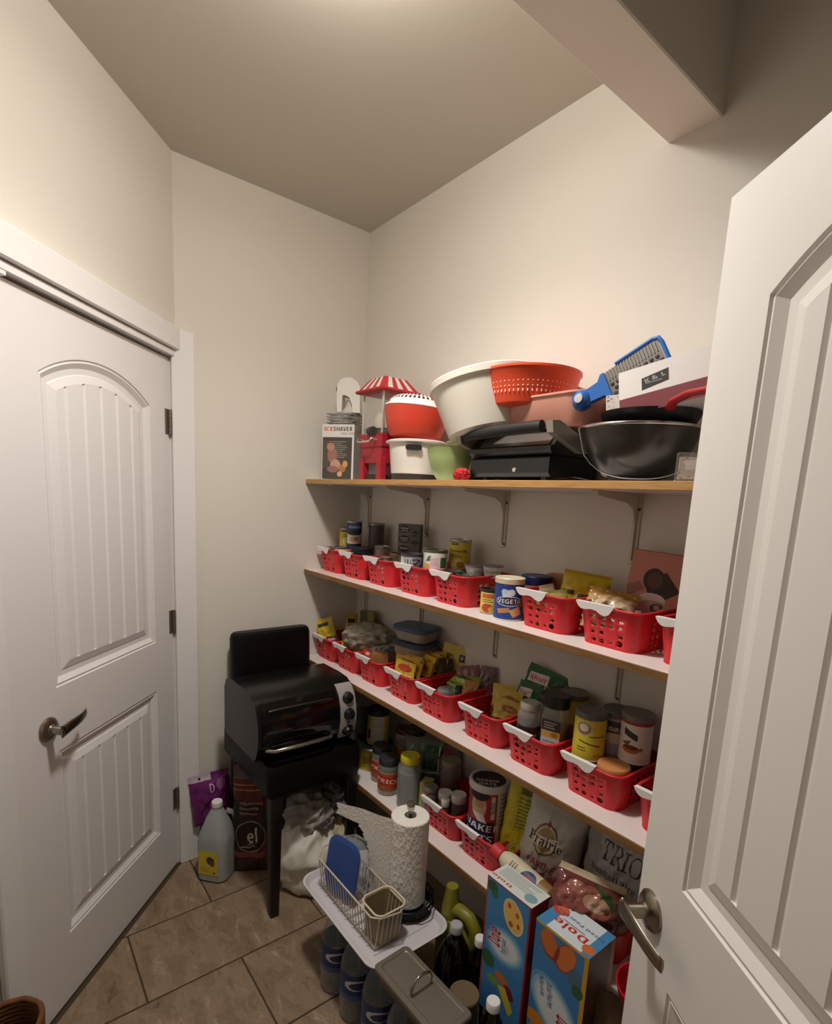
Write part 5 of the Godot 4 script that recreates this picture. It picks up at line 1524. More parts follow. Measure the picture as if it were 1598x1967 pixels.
	# bags
	var ybg := art(256, 320, "c9b82c", [["r", 0, 0, 0.22, 1, "d2c438"], ["r", 0.3, 0.07, 0.7, 0.07, "6c6a24"], ["l", 0.3, 0.17, 0.62, 9, 0.036, "7c7828"], ["r", 0, 0.52, 1, 0.48, "dccb2e"], ["t", "2kg", 0.4, 0.86, 0.06, "5c5418"], ["t", "800 g", 0.62, 0.9, 0.06, "5c5418"], ["t", "00", 0.4, 0.72, 0.08, "6c6220", 90, false], ["e", 0.9, 0.66, 0.06, 0.04, "4c4420"]])
	pouch("grain_bag", "glossy yellow bag with dark print between the oats and the flour", "bag", Vector3(1.213, y, 0.145), 0.125, 0.295, 0.06, ybg, -0.15, -0.05, -0.1, "", 0.008, 0.2)
	var fl := art(512, 640, "d4d0c8", [["e", 0.42, 0.40, 0.215, 0.16, "7c6450"], ["e", 0.42, 0.40, 0.19, 0.138, "d4c8a8"], ["e", 0.42, 0.40, 0.16, 0.116, "b09468"], ["p", [0.39, 0.25, 0.42, 0.21, 0.45, 0.25, 0.43, 0.28, 0.41, 0.28], "a8403c"], ["p", [0.2, 0.37, 0.66, 0.36, 0.68, 0.46, 0.22, 0.47], "efe9de"], ["t", "Prairie", 0.43, 0.415, 0.1, "4c3420", 4, true, 1.05, true], ["t", "FARINE", 0.43, 0.66, 0.07, "b04858", 4, true, 1.15], ["t", "tout usage", 0.43, 0.74, 0.032, "6c7ca8", 4, true], ["t", "enrichie", 0.43, 0.79, 0.028, "6c7ca8", 4, true], ["r", 0, 0.95, 1, 0.02, "9c8c40"]])
	pouch("flour_bag", "white paper flour bag with a round brown emblem and red lettering", "bag", Vector3(1.325, f, 0.150), 0.175, 0.285, 0.12, fl, -0.2, -0.16, -0.10, "", 0.012, 0.6)
	t = thing("sauce_bottle", "cream bottle with a red cap and an S emblem, lying in front of the flour", "bottle", Vector3(1.235, y + 0.135, 0.275))
	t.basis = Basis.from_euler(Vector3(-0.25, 0.05, -PI / 2 - 0.14))
	g = G.new()
	g.lathe([Vector2(0, 0.036), Vector2(0.018, 0.036), Vector2(0.026, 0.052), Vector2(0.029, 0.066), Vector2(0.029, 0.205), Vector2(0.024, 0.212), Vector2(0, 0.212)], 32)
	part("bottle", g.done(), printed(art(256, 256, "cfc4a8", [["r", 0, 0, 1, 0.3, "8c6a3c"], ["e", 0.5, 0.42, 0.2, 0.13, "3c3c70"], ["e", 0.54, 0.42, 0.15, 0.115, "b83428"], ["t", "S", 0.53, 0.42, 0.15, "e8d040", 90, true, 1.0], ["l", 0.35, 0.62, 0.3, 3, 0.04, "7c7468"]])), t)
	g = G.new()
	g.lathe([Vector2(0, 0), Vector2(0.02, 0), Vector2(0.023, 0.003), Vector2(0.024, 0.036), Vector2(0.018, 0.038)], 28)
	part("cap", g.done(), mat("c02c34", 0.4), t)
	var rc := art(512, 512, "aeaca8", [["r", 0, 0, 0.28, 1, "98968e"], ["t", "TRIO", 0.55, 0.26, 0.17, "3a3430", 0, false, 1.0, true], ["t", "Basmati Rice", 0.5, 0.45, 0.075, "4c4844", 0, true, 1.0, true], ["t", "riz", 0.6, 0.6, 0.05, "6c6864", 0, false, 1.0, true], ["n", 20, "b8b6b2", "a4a29e"], ["t", "TRIO", 0.55, 0.26, 0.17, "3a3430", 0, false, 1.0, true], ["t", "Basmati Rice", 0.5, 0.45, 0.075, "4c4844", 0, true, 1.0, true]])
	pouch("rice_bag", "silvery white rice bag with large black serif letters beside the open door", "bag", Vector3(1.538, f, 0.120), 0.225, 0.30, 0.08, rc, -0.55, -0.10, 0.0, "", 0.014, 0.3)
	var hm := art(256, 256, "6c3a34", [["r", 0, 0, 1, 0.12, "c0b090"], ["e", 0.45, 0.5, 0.4, 0.3, "8c5048"], ["e", 0.62, 0.45, 0.2, 0.14, "b08470"], ["e", 0.6, 0.5, 0.1, 0.08, "c8a890"], ["p", [0.5, 0.14, 0.8, 0.22, 0.95, 0.5, 0.7, 0.32], "34502c"], ["e", 0.3, 0.3, 0.14, 0.1, "a0685c"], ["r", 0, 0.86, 1, 0.14, "5c2c2a"]])
	var hb := pouch("meat_pack", "clear pack of dark sliced meat with a green sprig, lying above the fruit boxes", "pack", Vector3(1.56, y + 0.118, 0.315), 0.165, 0.135, 0.06, hm, 0.15, -0.55, 0.0, "", 0.014, 0.15)
	hb.basis = Basis.from_euler(Vector3(-0.55, 0.62, -0.2))

func text_mesh(s: String, h: float, bold: bool, x: Transform3D, serif := false) -> ArrayMesh:
	var tm := TextMesh.new()
	tm.font = font(bold, serif)
	tm.font_size = 32
	tm.pixel_size = 1.0
	tm.depth = 0.0
	tm.text = s
	var box := tm.get_aabb()
	var k := h / box.size.y
	var vs: PackedVector3Array = tm.surface_get_arrays(0)[0]
	var ix = tm.surface_get_arrays(0)[Mesh.ARRAY_INDEX]
	if ix == null or ix.size() == 0:
		ix = PackedInt32Array(range(vs.size()))
	var g := G.new(false)
	var mid := box.get_center()
	for i in ix:
		var p := vs[i]
		g.v(x * Vector3((p.x - mid.x) * k, (p.y - mid.y) * k, 0))
	return g.done()

# ---------------------------------------------------------------- the chair corner
func chair_corner() -> void:
	var hide := StandardMaterial3D.new()
	hide.albedo_color = Color("0c0808")
	hide.roughness = 0.42
	hide.metallic_specular = 0.3
	hide.normal_enabled = true
	hide.normal_scale = 0.25
	hide.normal_texture = noise_tex(91, 0.06, [], 256, 0.0, true, 4.0)
	hide.uv1_triplanar = true
	hide.uv1_scale = Vector3(4, 4, 4)
	var t := thing("dining_chair", "black leather dining chair with its back to the wall, carrying the toaster oven", "chair", Vector3(0.02, 0, 0.475))
	var g := G.new()
	g.stack([[0.10, 0.34, 0.03, 0.0], [0.105, 0.35, 0.035, 0.01], [0.09, 0.35, 0.035, 0.30], [0.08, 0.35, 0.035, 0.505], [0.07, 0.342, 0.033, 0.52], [0.045, 0.325, 0.02, 0.528]], 6, true, true, Transform3D(Basis(Vector3(0, 0, 1), 0.03), Vector3(0.07, 0.47, 0)))
	part("backrest", g.done(), hide, t)
	g = G.new()
	g.stack([[0.475, 0.38, 0.025, 0.485], [0.485, 0.39, 0.03, 0.495], [0.485, 0.39, 0.03, 0.585], [0.47, 0.375, 0.03, 0.603], [0.42, 0.32, 0.03, 0.608]], 6, true, true, Transform3D(Basis(), Vector3(0.265, 0, 0.005)))
	part("seat", g.done(), hide, t)
	for s in [[0.48, 0.165], [0.48, -0.155], [0.055, 0.145], [0.055, -0.135]]:
		g = G.new(false)
		g.stack([[0.032, 0.034, 0.004, 0.0], [0.044, 0.046, 0.004, 0.488]], 2, true, true, Transform3D(Basis(), Vector3(s[0], 0, s[1])))
		part("leg", g.done(), mat("140b0a", 0.4), t)
	toaster()
	vinegar()
	var pb := art(192, 192, "6a2062", [["r", 0, 0, 0.55, 0.13, "c8b4c4"], ["e", 0.27, 0.08, 0.03, 0.03, "3c2040"], ["t", "D", 0.55, 0.28, 0.16, "d8c0d4", 0, false], ["t", "bits", 0.5, 0.6, 0.16, "3c1038", 0, true], ["e", 0.78, 0.24, 0.12, 0.1, "8c5080"], ["n", 14, "7c3074", "581852"]])
	pouch("snack_bag", "purple bag leaning in the corner behind the clear jug", "bag", Vector3(0.055, 0.17, 0.715), 0.16, 0.225, 0.05, pb, 0.1, -0.05, 0.1, "", 0.01, 0.25)
	blob("plastic_bag", "grey rumpled bag on the floor under the purple bag", "bag", Vector3(0.06, 0.0, 0.685), Vector3(0.05, 0.095, 0.05), mat("3a3436", 0.4), 0.25, 2.2)
	var cb := art(320, 512, "5a1a16", [["r", 0, 0, 1, 0.13, "6a5a5c"], ["r", 0, 0.17, 1, 0.012, "b8703c"], ["r", 0, 0.21, 1, 0.012, "b8703c"], ["p", [0, 0.3, 0.6, 0.34, 1, 0.5, 0.75, 0.6, 0.35, 0.9, 0, 0.9], "241416"], ["l", 0.15, 0.32, 0.5, 3, 0.045, "8c6c70"], ["e", 0.40, 0.63, 0.33, 0.15, "a88c84"], ["e", 0.40, 0.63, 0.315, 0.14, "1a1214"], ["t", "el", 0.44, 0.62, 0.13, "d8d0cc", -5, true, 1.0], ["l", 0.34, 0.70, 0.2, 1, 0.02, "a8a0a0"], ["l", 0.2, 0.72, 0.3, 1, 0.03, "a8a0a0"], ["r", 0, 0.78, 1, 0.05, "8c3c38"], ["r", 0, 0.86, 1, 0.14, "3c2418"], ["r", 0.72, 0.75, 0.1, 0.25, "5c4a42"]])
	pouch("charcoal_bag", "tall dark red and black bag between the jug and the chair leg", "bag", Vector3(0.23, 0, 0.60), 0.19, 0.468, 0.08, cb, -0.15, -0.05, 0.0, "", 0.014, 0.35)
	# grocery bags stuffed under the seat
	var film := StandardMaterial3D.new()
	film.albedo_color = Color("eae6da")
	film.roughness = 0.3
	film.backlight_enabled = true
	film.backlight = Color(0.35, 0.33, 0.3)
	blob("plastic_bag", "large white plastic grocery bag stuffed under the chair", "bag", Vector3(0.41, 0.0, 0.455), Vector3(0.13, 0.165, 0.12), film, 0.2, 0.9, 0.3)
	blob("plastic_bag", "greyish plastic bag heaped on the white one under the seat", "bag", Vector3(0.40, 0.235, 0.44), Vector3(0.10, 0.085, 0.09), mat("a09b94", 0.28), 0.3, 1.1, 0.8)
	blob("plastic_bag", "cream plastic bag at the right under the chair", "bag", Vector3(0.45, 0.06, 0.335), Vector3(0.075, 0.12, 0.07), mat("c4ba98", 0.35), 0.25, 1.0, 1.9)
	blob("plastic_bag", "dark grey see-through bag at the top right under the seat", "bag", Vector3(0.43, 0.30, 0.34), Vector3(0.08, 0.07, 0.06), mat("5c5a5a", 0.2), 0.35, 1.3, 0.2)
	# a brown basket just inside the frame at the left door
	t = thing("wicker_basket", "tall brown wicker basket by the left door, cut off by the frame", "basket", Vector3(0.832, 0, 1.436), 0.2)
	g = G.new()
	for k in 31:
		var path := []
		for j in 40:
			var a := TAU * j / 40
			path.append(Vector3(sin(a) * (0.056 + 0.0004 * k) + 0.001 * sin(a * 20 + k * PI), 0.006 + 0.011 * k + 0.0015 * sin(a * 10 + PI * k), cos(a) * (0.056 + 0.0004 * k)))
		g.tube(path, 0.0065, 6, true)
	g.lathe([Vector2(0, 0.0), Vector2(0.05, 0.0), Vector2(0.05, 0.003), Vector2(0, 0.003)], 24)
	part("weave", g.done(), mat("6a4020", 0.8), t).set_meta("kind", "stuff")

func toaster() -> void:
	# stands on the seat, front towards +x, controls at the shelf side
	var t := thing("toaster_oven", "black toaster oven with a curved glass door and silver control panel on the chair", "oven", Vector3(0.16, 0.609, 0.0))
	var prof := PackedVector2Array([Vector2(0.0, 0.012), Vector2(0.30, 0.012), Vector2(0.322, 0.03), Vector2(0.338, 0.07), Vector2(0.344, 0.115), Vector2(0.339, 0.16), Vector2(0.325, 0.2), Vector2(0.30, 0.232), Vector2(0.26, 0.249), Vector2(0.2, 0.254), Vector2(0.07, 0.252), Vector2(0.02, 0.236), Vector2(0.0, 0.2)])
	var g := G.new()
	g.prism(prof, 0.302, 0.705, Transform3D.IDENTITY, true)
	part("body", g.done(), mat("090908", 0.28), t)
	for s in [[0.04, 0.33], [0.28, 0.33], [0.04, 0.68], [0.28, 0.68]]:
		g = G.new()
		g.lathe([Vector2(0, 0), Vector2(0.012, 0), Vector2(0.014, 0.014), Vector2(0, 0.014)], 14, Transform3D(Basis(), Vector3(s[0], 0, s[1])))
		part("foot", g.done(), mat("1c1b1a", 0.7), t)
	var band := func(z0: float, z1: float, y0: float, y1: float, out: float) -> ArrayMesh:
		var q := G.new()
		var at := func(yy: float) -> float:
			for i in range(1, prof.size()):
				if prof[i - 1].x > 0.2 and prof[i].x > 0.2 and yy >= prof[i - 1].y and yy <= prof[i].y:
					return lerpf(prof[i - 1].x, prof[i].x, (yy - prof[i - 1].y) / maxf(prof[i].y - prof[i - 1].y, 0.0001))
			return 0.3
		q.grid(func(u, v):
			var yy := lerpf(y0, y1, v)
			return Vector3(at.call(yy) + out, yy, lerpf(z1, z0, u)), 2, 20)
		for z in [z0, z1]:
			q.grid(func(u, v):
				var yy := lerpf(y0, y1, v)
				return Vector3(at.call(yy) + out * u, yy, z), 1, 20, z == z1)
		for yy in [y0, y1]:
			q.quad(Vector3(at.call(yy), yy, z1), Vector3(at.call(yy), yy, z0), Vector3(at.call(yy) + out, yy, z0), Vector3(at.call(yy) + out, yy, z1))
		return q.done()
	var door := part("door", band.call(0.385, 0.690, 0.035, 0.225, 0.004), mat("0c0b0b", 0.08), t)
	g = G.new()
	g.tube([Vector3(0.345, 0.212, 0.665), Vector3(0.348, 0.216, 0.64), Vector3(0.35, 0.217, 0.54), Vector3(0.348, 0.216, 0.43), Vector3(0.345, 0.212, 0.41)].map(func(p): return p + Vector3(-0.008, -0.01, 0)), 0.004, 8)
	part("trim_bar", g.done(), mat("5c5048", 0.25, 0.8), door)
	g = G.new()
	g.tube([Vector3(0.335, 0.058, 0.67), Vector3(0.362, 0.062, 0.655), Vector3(0.368, 0.063, 0.54), Vector3(0.362, 0.062, 0.425), Vector3(0.335, 0.058, 0.41)], 0.0075, 10)
	part("handle", g.done(), mat("b8b2a2", 0.18, 0.9), door)
	part("control_panel", band.call(0.306, 0.376, 0.03, 0.238, 0.005), mat("c4c2c0", 0.34, 0.45), t)
	for k in 3:
		g = G.new()
		var yy: float = [0.062, 0.13, 0.192][k]
		var tilt: float = [-0.38, 0.05, 0.36][k]
		var fx: float = [0.339, 0.348, 0.333][k]
		g.lathe([Vector2(0.0235, 0), Vector2(0.0235, 0.003), Vector2(0.02, 0.005), Vector2(0.018, 0.016), Vector2(0.015, 0.018), Vector2(0, 0.018)], 28, Transform3D(Basis(Vector3(0, 0, 1), -PI / 2 + tilt), Vector3(fx, yy, 0.34)))
		g.box(Vector3(0, 0.02, 0), Vector3(0.006, 0.006, 0.03), 0.001, Transform3D(Basis(Vector3(0, 0, 1), -PI / 2 + tilt), Vector3(fx, yy, 0.34)))
		part("knob", g.done(), mat("141414", 0.35), t)
	g = G.new()
	g.lathe([Vector2(0.005, 0), Vector2(0.004, 0.003), Vector2(0, 0.003)], 12, Transform3D(Basis(Vector3(0, 0, 1), -PI / 2), Vector3(0.348, 0.098, 0.342)))
	part("pilot_lamp", g.done(), mat("1c1414", 0.3), t)

func vinegar() -> void:
	var t := thing("plastic_jug", "tall clear plastic jug with a white cap and yellow label, standing in the corner", "jug", Vector3(0.155, 0, 0.735), 0.72)
	var g := G.new()
	g.stack([[0.11, 0.11, 0.03, 0.0], [0.128, 0.128, 0.035, 0.008], [0.13, 0.13, 0.036, 0.17], [0.122, 0.122, 0.045, 0.195], [0.085, 0.085, 0.042, 0.255], [0.046, 0.046, 0.022, 0.29], [0.038, 0.038, 0.019, 0.296], [0.038, 0.038, 0.019, 0.305]], 8)
	var pl := StandardMaterial3D.new()
	pl.albedo_color = Color("a2a5a2")
	pl.roughness = 0.35
	pl.backlight_enabled = true
	pl.backlight = Color(0.5, 0.5, 0.5)
	part("body", g.done(), pl, t)
	g = G.new()
	g.tube([Vector3(0.03, 0.275, -0.02), Vector3(0.055, 0.262, -0.035), Vector3(0.066, 0.22, -0.042), Vector3(0.06, 0.18, -0.04)], 0.012, 10)
	part("handle", g.done(), pl, t)
	g = G.new()
	g.lathe([Vector2(0, 0.302), Vector2(0.0215, 0.302), Vector2(0.0225, 0.305), Vector2(0.0215, 0.322), Vector2(0.019, 0.325), Vector2(0, 0.325)], 24)
	part("cap", g.done(), mat("e4e2e0", 0.4), t)
	g = G.new(false)
	g.quad(Vector3(-0.045, 0.035, 0.0655), Vector3(0.04, 0.035, 0.0655), Vector3(0.04, 0.14, 0.0655), Vector3(-0.045, 0.14, 0.0655))
	part("label", g.done(), printed(art(128, 160, "c8b438", [["e", 0.62, 0.4, 0.2, 0.16, "4c3c1c"], ["e", 0.7, 0.5, 0.12, 0.12, "5c4820"], ["p", [0.4, 0.3, 0.6, 0.2, 0.75, 0.36, 0.5, 0.42], "3c2c14"], ["e", 0.8, 0.88, 0.08, 0.06, "8c6820"], ["l", 0.1, 0.7, 0.5, 3, 0.07, "9c8828"]])), t)

# ---------------------------------------------------------------- on the floor in front of the shelves
func bottle(n: String, label: String, at: Vector3, r: float, h: float, body: Material, cap: String, tex, group := "", cap_r := 0.0145) -> Node3D:
	var t := thing(n, label, "bottle", at, face(at), group)
	var g := G.new()
	g.lathe([Vector2(0, 0.006), Vector2(r * 0.6, 0.0), Vector2(r * 0.92, 0.004), Vector2(r, 0.014), Vector2(r, h * 0.30), Vector2(r * 0.96, h * 0.33), Vector2(r, h * 0.36), Vector2(r, h * 0.60), Vector2(r * 0.93, h * 0.68), Vector2(r * 0.7, h * 0.8), Vector2(r * 0.4, h * 0.89), Vector2(cap_r * 0.9, h * 0.92), Vector2(cap_r * 0.9, h - 0.012)], 28)
	part("body", g.done(), body, t)
	g = G.new()
	g.lathe([Vector2(cap_r * 0.9, h - 0.024), Vector2(cap_r, h - 0.022), Vector2(cap_r, h - 0.003), Vector2(cap_r * 0.9, h), Vector2(0, h)], 22)
	part("cap", g.done(), mat(cap, 0.45), t)
	if tex != null:
		g = G.new()
		g.lathe([Vector2(r + 0.0008, h * 0.30), Vector2(r + 0.0008, h * 0.6)], 28)
		part("label", g.done(), printed(tex) if tex is Art else mat(tex, 0.4), t)
	return t

func floor_things() -> void:
	var water := clear("a8b8c4", 0.16, 0.08)
	var blue := art(128, 64, "1e3264", [["e", 0.5, 0.4, 0.12, 0.2, "c8ccd4"], ["e", 0.52, 0.42, 0.09, 0.14, "24305c"], ["r", 0, 0.8, 1, 0.2, "3c5a90"]])
	var xs := [0.885, 1.005, 1.125, 1.245]
	for k in 4:
		bottle("water_bottle", ["clear water bottle with a navy label under the dish tray, first from the chair", "clear water bottle with a navy label under the dish tray, second from the chair", "clear water bottle with a navy label at the tray corner, third from the chair", "clear water bottle with a navy label under the steel lid"][k], Vector3(xs[k], 0, 0.592), 0.05, 0.283, water, "c8ccd0", blue, "water bottles holding up the dish tray")
	for k in 3:
		bottle("water_bottle", ["water bottle in the second row under the dish tray, nearest the chair", "water bottle in the second row under the dish tray, middle", "water bottle in the second row under the dish tray, right"][k], Vector3(0.80 + 0.12 * k, 0, 0.472), 0.05, 0.283, water, "c8ccd0", blue, "water bottles holding up the dish tray")
	# dish tray
	var t := thing("dish_tray", "white plastic draining tray with a raised lip, resting on water bottles", "tray", Vector3(0.953, 0.284, 0.510))
	var g := G.new()
	g.stack([[0.40, 0.24, 0.03, 0.0], [0.42, 0.26, 0.04, 0.004], [0.445, 0.28, 0.045, 0.02], [0.455, 0.29, 0.048, 0.021], [0.455, 0.29, 0.048, 0.024], [0.44, 0.276, 0.043, 0.024], [0.415, 0.255, 0.038, 0.008], [0.395, 0.235, 0.03, 0.006]], 8)
	part("tray", g.done(), mat("cfcace", 0.4), t)
	for k in 9:
		g = G.new(false)
		g.box(Vector3(-0.16 + 0.04 * k, 0.0075, 0), Vector3(0.008, 0.004, 0.2), 0.0015)
		part("rib", g.done(), mat("cfcace", 0.4), t)
	# wire rack
	t = thing("dish_rack", "white wire dish rack standing in the draining tray", "rack", Vector3(0.945, 0.294, 0.52))
	var wire := mat("cbbfae", 0.35, 0.2)
	var x0 := -0.18
	var x1 := 0.17
	var z0 := -0.018
	var z1 := 0.092
	g = G.new()
	var rim := [Vector3(x0 + 0.02, 0.105, z1), Vector3(x1 - 0.02, 0.105, z1), Vector3(x1, 0.105, z1 - 0.02), Vector3(x1 + 0.012, 0.105, z0 + 0.03), Vector3(x1 - 0.01, 0.105, z0), Vector3(x0 + 0.02, 0.105, z0), Vector3(x0 - 0.004, 0.12, z0 + 0.03), Vector3(x0 - 0.004, 0.12, z1 - 0.03)]
	g.tube(rim, 0.0028, 8, true)
	part("rim_wire", g.done(), wire, t)
	g = G.new()
	g.tube([Vector3(x0 + 0.01, 0.006, z1 - 0.012), Vector3(x1 - 0.01, 0.006, z1 - 0.012), Vector3(x1 - 0.01, 0.006, z0 + 0.01), Vector3(x0 + 0.01, 0.006, z0 + 0.01)], 0.0024, 6, true)
	part("base_wire", g.done(), wire, t)
	var up := G.new()
	up.tube([Vector3(0, 0.104, 0), Vector3(0, 0.012, -0.012), Vector3(0, 0.004, -0.02)], 0.0017, 6)
	var um := up.done()
	for k in 19:
		part("wire", um, wire, t).position = Vector3(x0 + 0.025 + 0.0165 * k, 0, z1)
	for k in 6:
		var o := part("wire", um, wire, t)
		o.position = Vector3(x1 + 0.002, 0, z0 + 0.014 + 0.0165 * k)
		o.rotation.y = PI / 2
	for k in 19:
		var o := part("wire", um, wire, t)
		o.position = Vector3(x0 + 0.025 + 0.0165 * k, 0, z0)
		o.rotation.y = PI
	for k in 10:
		g = G.new()
		g.tube([Vector3(x0 + 0.02 + 0.035 * k, 0.006, z0 + 0.01), Vector3(x0 + 0.02 + 0.035 * k, 0.006, z1 - 0.012)], 0.0017, 6)
		part("floor_wire", g.done(), wire, t)
	# containers in the rack
	t = thing("food_container", "clear box with a bright blue lid standing on edge in the dish rack", "container", Vector3(0.865, 0.304, 0.560))
	t.basis = Basis.from_euler(Vector3(-0.16, 0.22, 0.0))
	g = G.new()
	var turn := Transform3D(Basis(Vector3(0, 1, 0), Vector3(0, 0, 1), Vector3(1, 0, 0)), Vector3(0, 0.092, 0.02))
	g.stack([[0.172, 0.128, 0.035, 0.0], [0.182, 0.138, 0.04, 0.004], [0.182, 0.138, 0.04, 0.010], [0.156, 0.112, 0.03, 0.013]], 8, true, true, turn)
	part("lid", g.done(), mat("2f4f94", 0.4), t)
	g = G.new()
	g.stack([[0.172, 0.128, 0.038, -0.001], [0.15, 0.106, 0.035, -0.07]], 8, true, true, turn)
	part("tub", g.done(), clear("c4d0d4", 0.28, 0.12), t)
	t = thing("food_container", "pale green round cup behind the blue lidded box", "container", Vector3(0.900, 0.293, 0.447), 0.3)
	g = G.new()
	g.lathe([Vector2(0, 0), Vector2(0.03, 0), Vector2(0.04, 0.14), Vector2(0.043, 0.144), Vector2(0.043, 0.148), Vector2(0.038, 0.146), Vector2(0.028, 0.006), Vector2(0, 0.004)], 32)
	part("cup", g.done(), mat("8fa28e", 0.35), t)
	t = thing("loaf_box", "beige open plastic box hooked in the end of the dish rack", "container", Vector3(1.068, 0.302, 0.548), 0.0)
	g = G.new()
	g.stack([[0.076, 0.085, 0.016, 0.0], [0.09, 0.1, 0.022, 0.095], [0.097, 0.106, 0.024, 0.098], [0.097, 0.106, 0.024, 0.102], [0.086, 0.094, 0.02, 0.1], [0.07, 0.08, 0.014, 0.006]], 8)
	part("box", g.done(), mat("8c7c5c", 0.5), t)
	g = G.new()
	var lr := []
	for p in G.ring(0.096, 0.105, 0.024, 8):
		lr.append(Vector3(p.x, 0.102, p.y))
	g.tube(lr, 0.0028, 8, true)
	part("rim", g.done(), mat("d8ccb0", 0.4), t)
	towel()
	# steel pan with a flat lid
	t = thing("steel_pan", "oblong steel pan with a flat lid and loop handle, front of the floor pile", "pan", Vector3(1.304, 0.0, 0.592), 0.03)
	g = G.new()
	g.stack([[0.225, 0.09, 0.012, 0.286], [0.24, 0.1, 0.016, 0.29], [0.245, 0.105, 0.018, 0.322]], 6)
	part("pan_body", g.done(), mat("5c5650", 0.4, 0.7), t)
	g = G.new()
	g.stack([[0.262, 0.116, 0.014, 0.318], [0.264, 0.118, 0.015, 0.320], [0.264, 0.118, 0.015, 0.330], [0.258, 0.112, 0.013, 0.333], [0.236, 0.09, 0.01, 0.333], [0.23, 0.084, 0.009, 0.3305], [0.226, 0.08, 0.009, 0.3305]], 6)
	var st := mat("8c8478", 0.42, 0.75)
	part("lid", g.done(), st, t)
	g = G.new()
	g.tube([Vector3(0.0, 0.33, 0.034), Vector3(0.0, 0.35, 0.033), Vector3(0, 0.366, 0.026), Vector3(0, 0.373, 0.01), Vector3(0, 0.373, -0.01), Vector3(0, 0.366, -0.026), Vector3(0, 0.35, -0.033), Vector3(0, 0.33, -0.034)], 0.0042, 10)
	part("loop_handle", g.done(), mat("b0aaa2", 0.15, 1.0), t)
	# bottles and jugs behind
	var cola := StandardMaterial3D.new()
	cola.albedo_color = Color("0a0605")
	cola.roughness = 0.08
	bottle("soda_bottle", "large dark soda bottle with a grey cap behind the steel lid", Vector3(1.222, 0, 0.395), 0.056, 0.362, cola, "a8a8a8", null, "", 0.019)
	bottle("soda_bottle", "dark bottle with a white cap squeezed against the left fruit box", Vector3(1.297, 0, 0.372), 0.028, 0.362, cola, "e0dedc", null, "", 0.016)
	bottle("soda_bottle", "dark bottle with a white cap in front of the left fruit box", Vector3(1.462, 0, 0.494), 0.045, 0.375, cola, "e4e2e0", null, "", 0.0175)
	jar("glass_jar", "jar with a brown metal lid between the steel pan and the fruit box", Vector3(1.335, 0, 0.462), 0.042, 0.268, "2c2018", "6c5c44", null, 0.04, "", 0.0, "b8a890")
	t = thing("bleach_jug", "olive yellow plastic jug with a moulded handle behind the paper towel", "jug", Vector3(1.162, 0, 0.330), 0.1)
	var yl := mat("807c26", 0.4)
	g = G.new()
	g.stack([[0.13, 0.066, 0.025, 0.0], [0.14, 0.072, 0.028, 0.01], [0.14, 0.072, 0.028, 0.235], [0.125, 0.07, 0.03, 0.262], [0.09, 0.064, 0.03, 0.285], [0.07, 0.06, 0.028, 0.30]], 8, true, true)
	part("body", g.done(), yl, t)
	g = G.new()
	g.stack([[0.062, 0.058, 0.028, 0.27], [0.056, 0.054, 0.026, 0.33], [0.042, 0.042, 0.02, 0.372], [0.036, 0.036, 0.018, 0.40]], 8, true, true, Transform3D(Basis(), Vector3(-0.03, 0, 0)))
	part("neck", g.done(), yl, t)
	g = G.new()
	g.tube([Vector3(-0.03, 0.322, 0.0), Vector3(0.01, 0.338, 0.0), Vector3(0.045, 0.335, 0.0), Vector3(0.068, 0.31, 0.0), Vector3(0.072, 0.27, 0.0), Vector3(0.058, 0.235, 0.0), Vector3(0.04, 0.215, 0.0)], 0.02, 14)
	part("handle", g.done(), yl, t)
	fruit_boxes()
	# what shows at the right edge, beside the open door
	t = thing("serving_bowl", "red bowl half hidden by the edge of the open door", "bowl", Vector3(1.765, -0.045, 0.36))
	g = G.new()
	g.lathe([Vector2(0, 0.55), Vector2(0.03, 0.55), Vector2(0.055, 0.58), Vector2(0.07, 0.63), Vector2(0.066, 0.63), Vector2(0.05, 0.585), Vector2(0, 0.56)], 32)
	part("bowl", g.done(), mat("b0182a", 0.25), t)
	pouch("paper_bag", "brown paper bag standing beside the right fruit box", "bag", Vector3(1.725, 0.0, 0.36), 0.13, 0.52, 0.09, art(128, 192, "4c3424", [["n", 20, "5c4230", "3c2818", "6c5440"], ["p", [0.5, 0.3, 0.9, 0.35, 0.8, 0.6, 0.6, 0.55], "8c8480"]]), 0.0, 0.0, 0.0, "", 0.012, 0.6)
	var dk := art(128, 128, "1c1818", [["n", 26, "2c2624", "8a7c6c", "241c24", "1a1616", "5c5046"]])
	carton("storage_carton", "dark patterned carton on the floor under the fruit boxes", "carton", Vector3(1.525, 0, 0.365), Vector3(0.27, 0.205, 0.13), dk, Rect2(0, 0, 1, 1), Rect2(0, 0, 1, 1), Rect2(0, 0, 1, 1))
	pouch("cloth_bag", "dark leaf patterned bag under the steel pan, front of the floor pile", "bag", Vector3(1.42, 0, 0.60), 0.20, 0.285, 0.10, art(128, 128, "1a1416", [["p", [0.1, 0.1, 0.2, 0.3, 0.12, 0.5], "7c7468"], ["p", [0.4, 0.3, 0.5, 0.5, 0.42, 0.7], "6c5c54"], ["p", [0.7, 0.2, 0.8, 0.35, 0.7, 0.5], "8c8074"], ["p", [0.25, 0.6, 0.35, 0.8, 0.25, 0.95], "7c7060"], ["p", [0.6, 0.65, 0.7, 0.85, 0.62, 0.95], "5c4c4c"]]), -0.4, 0.0)

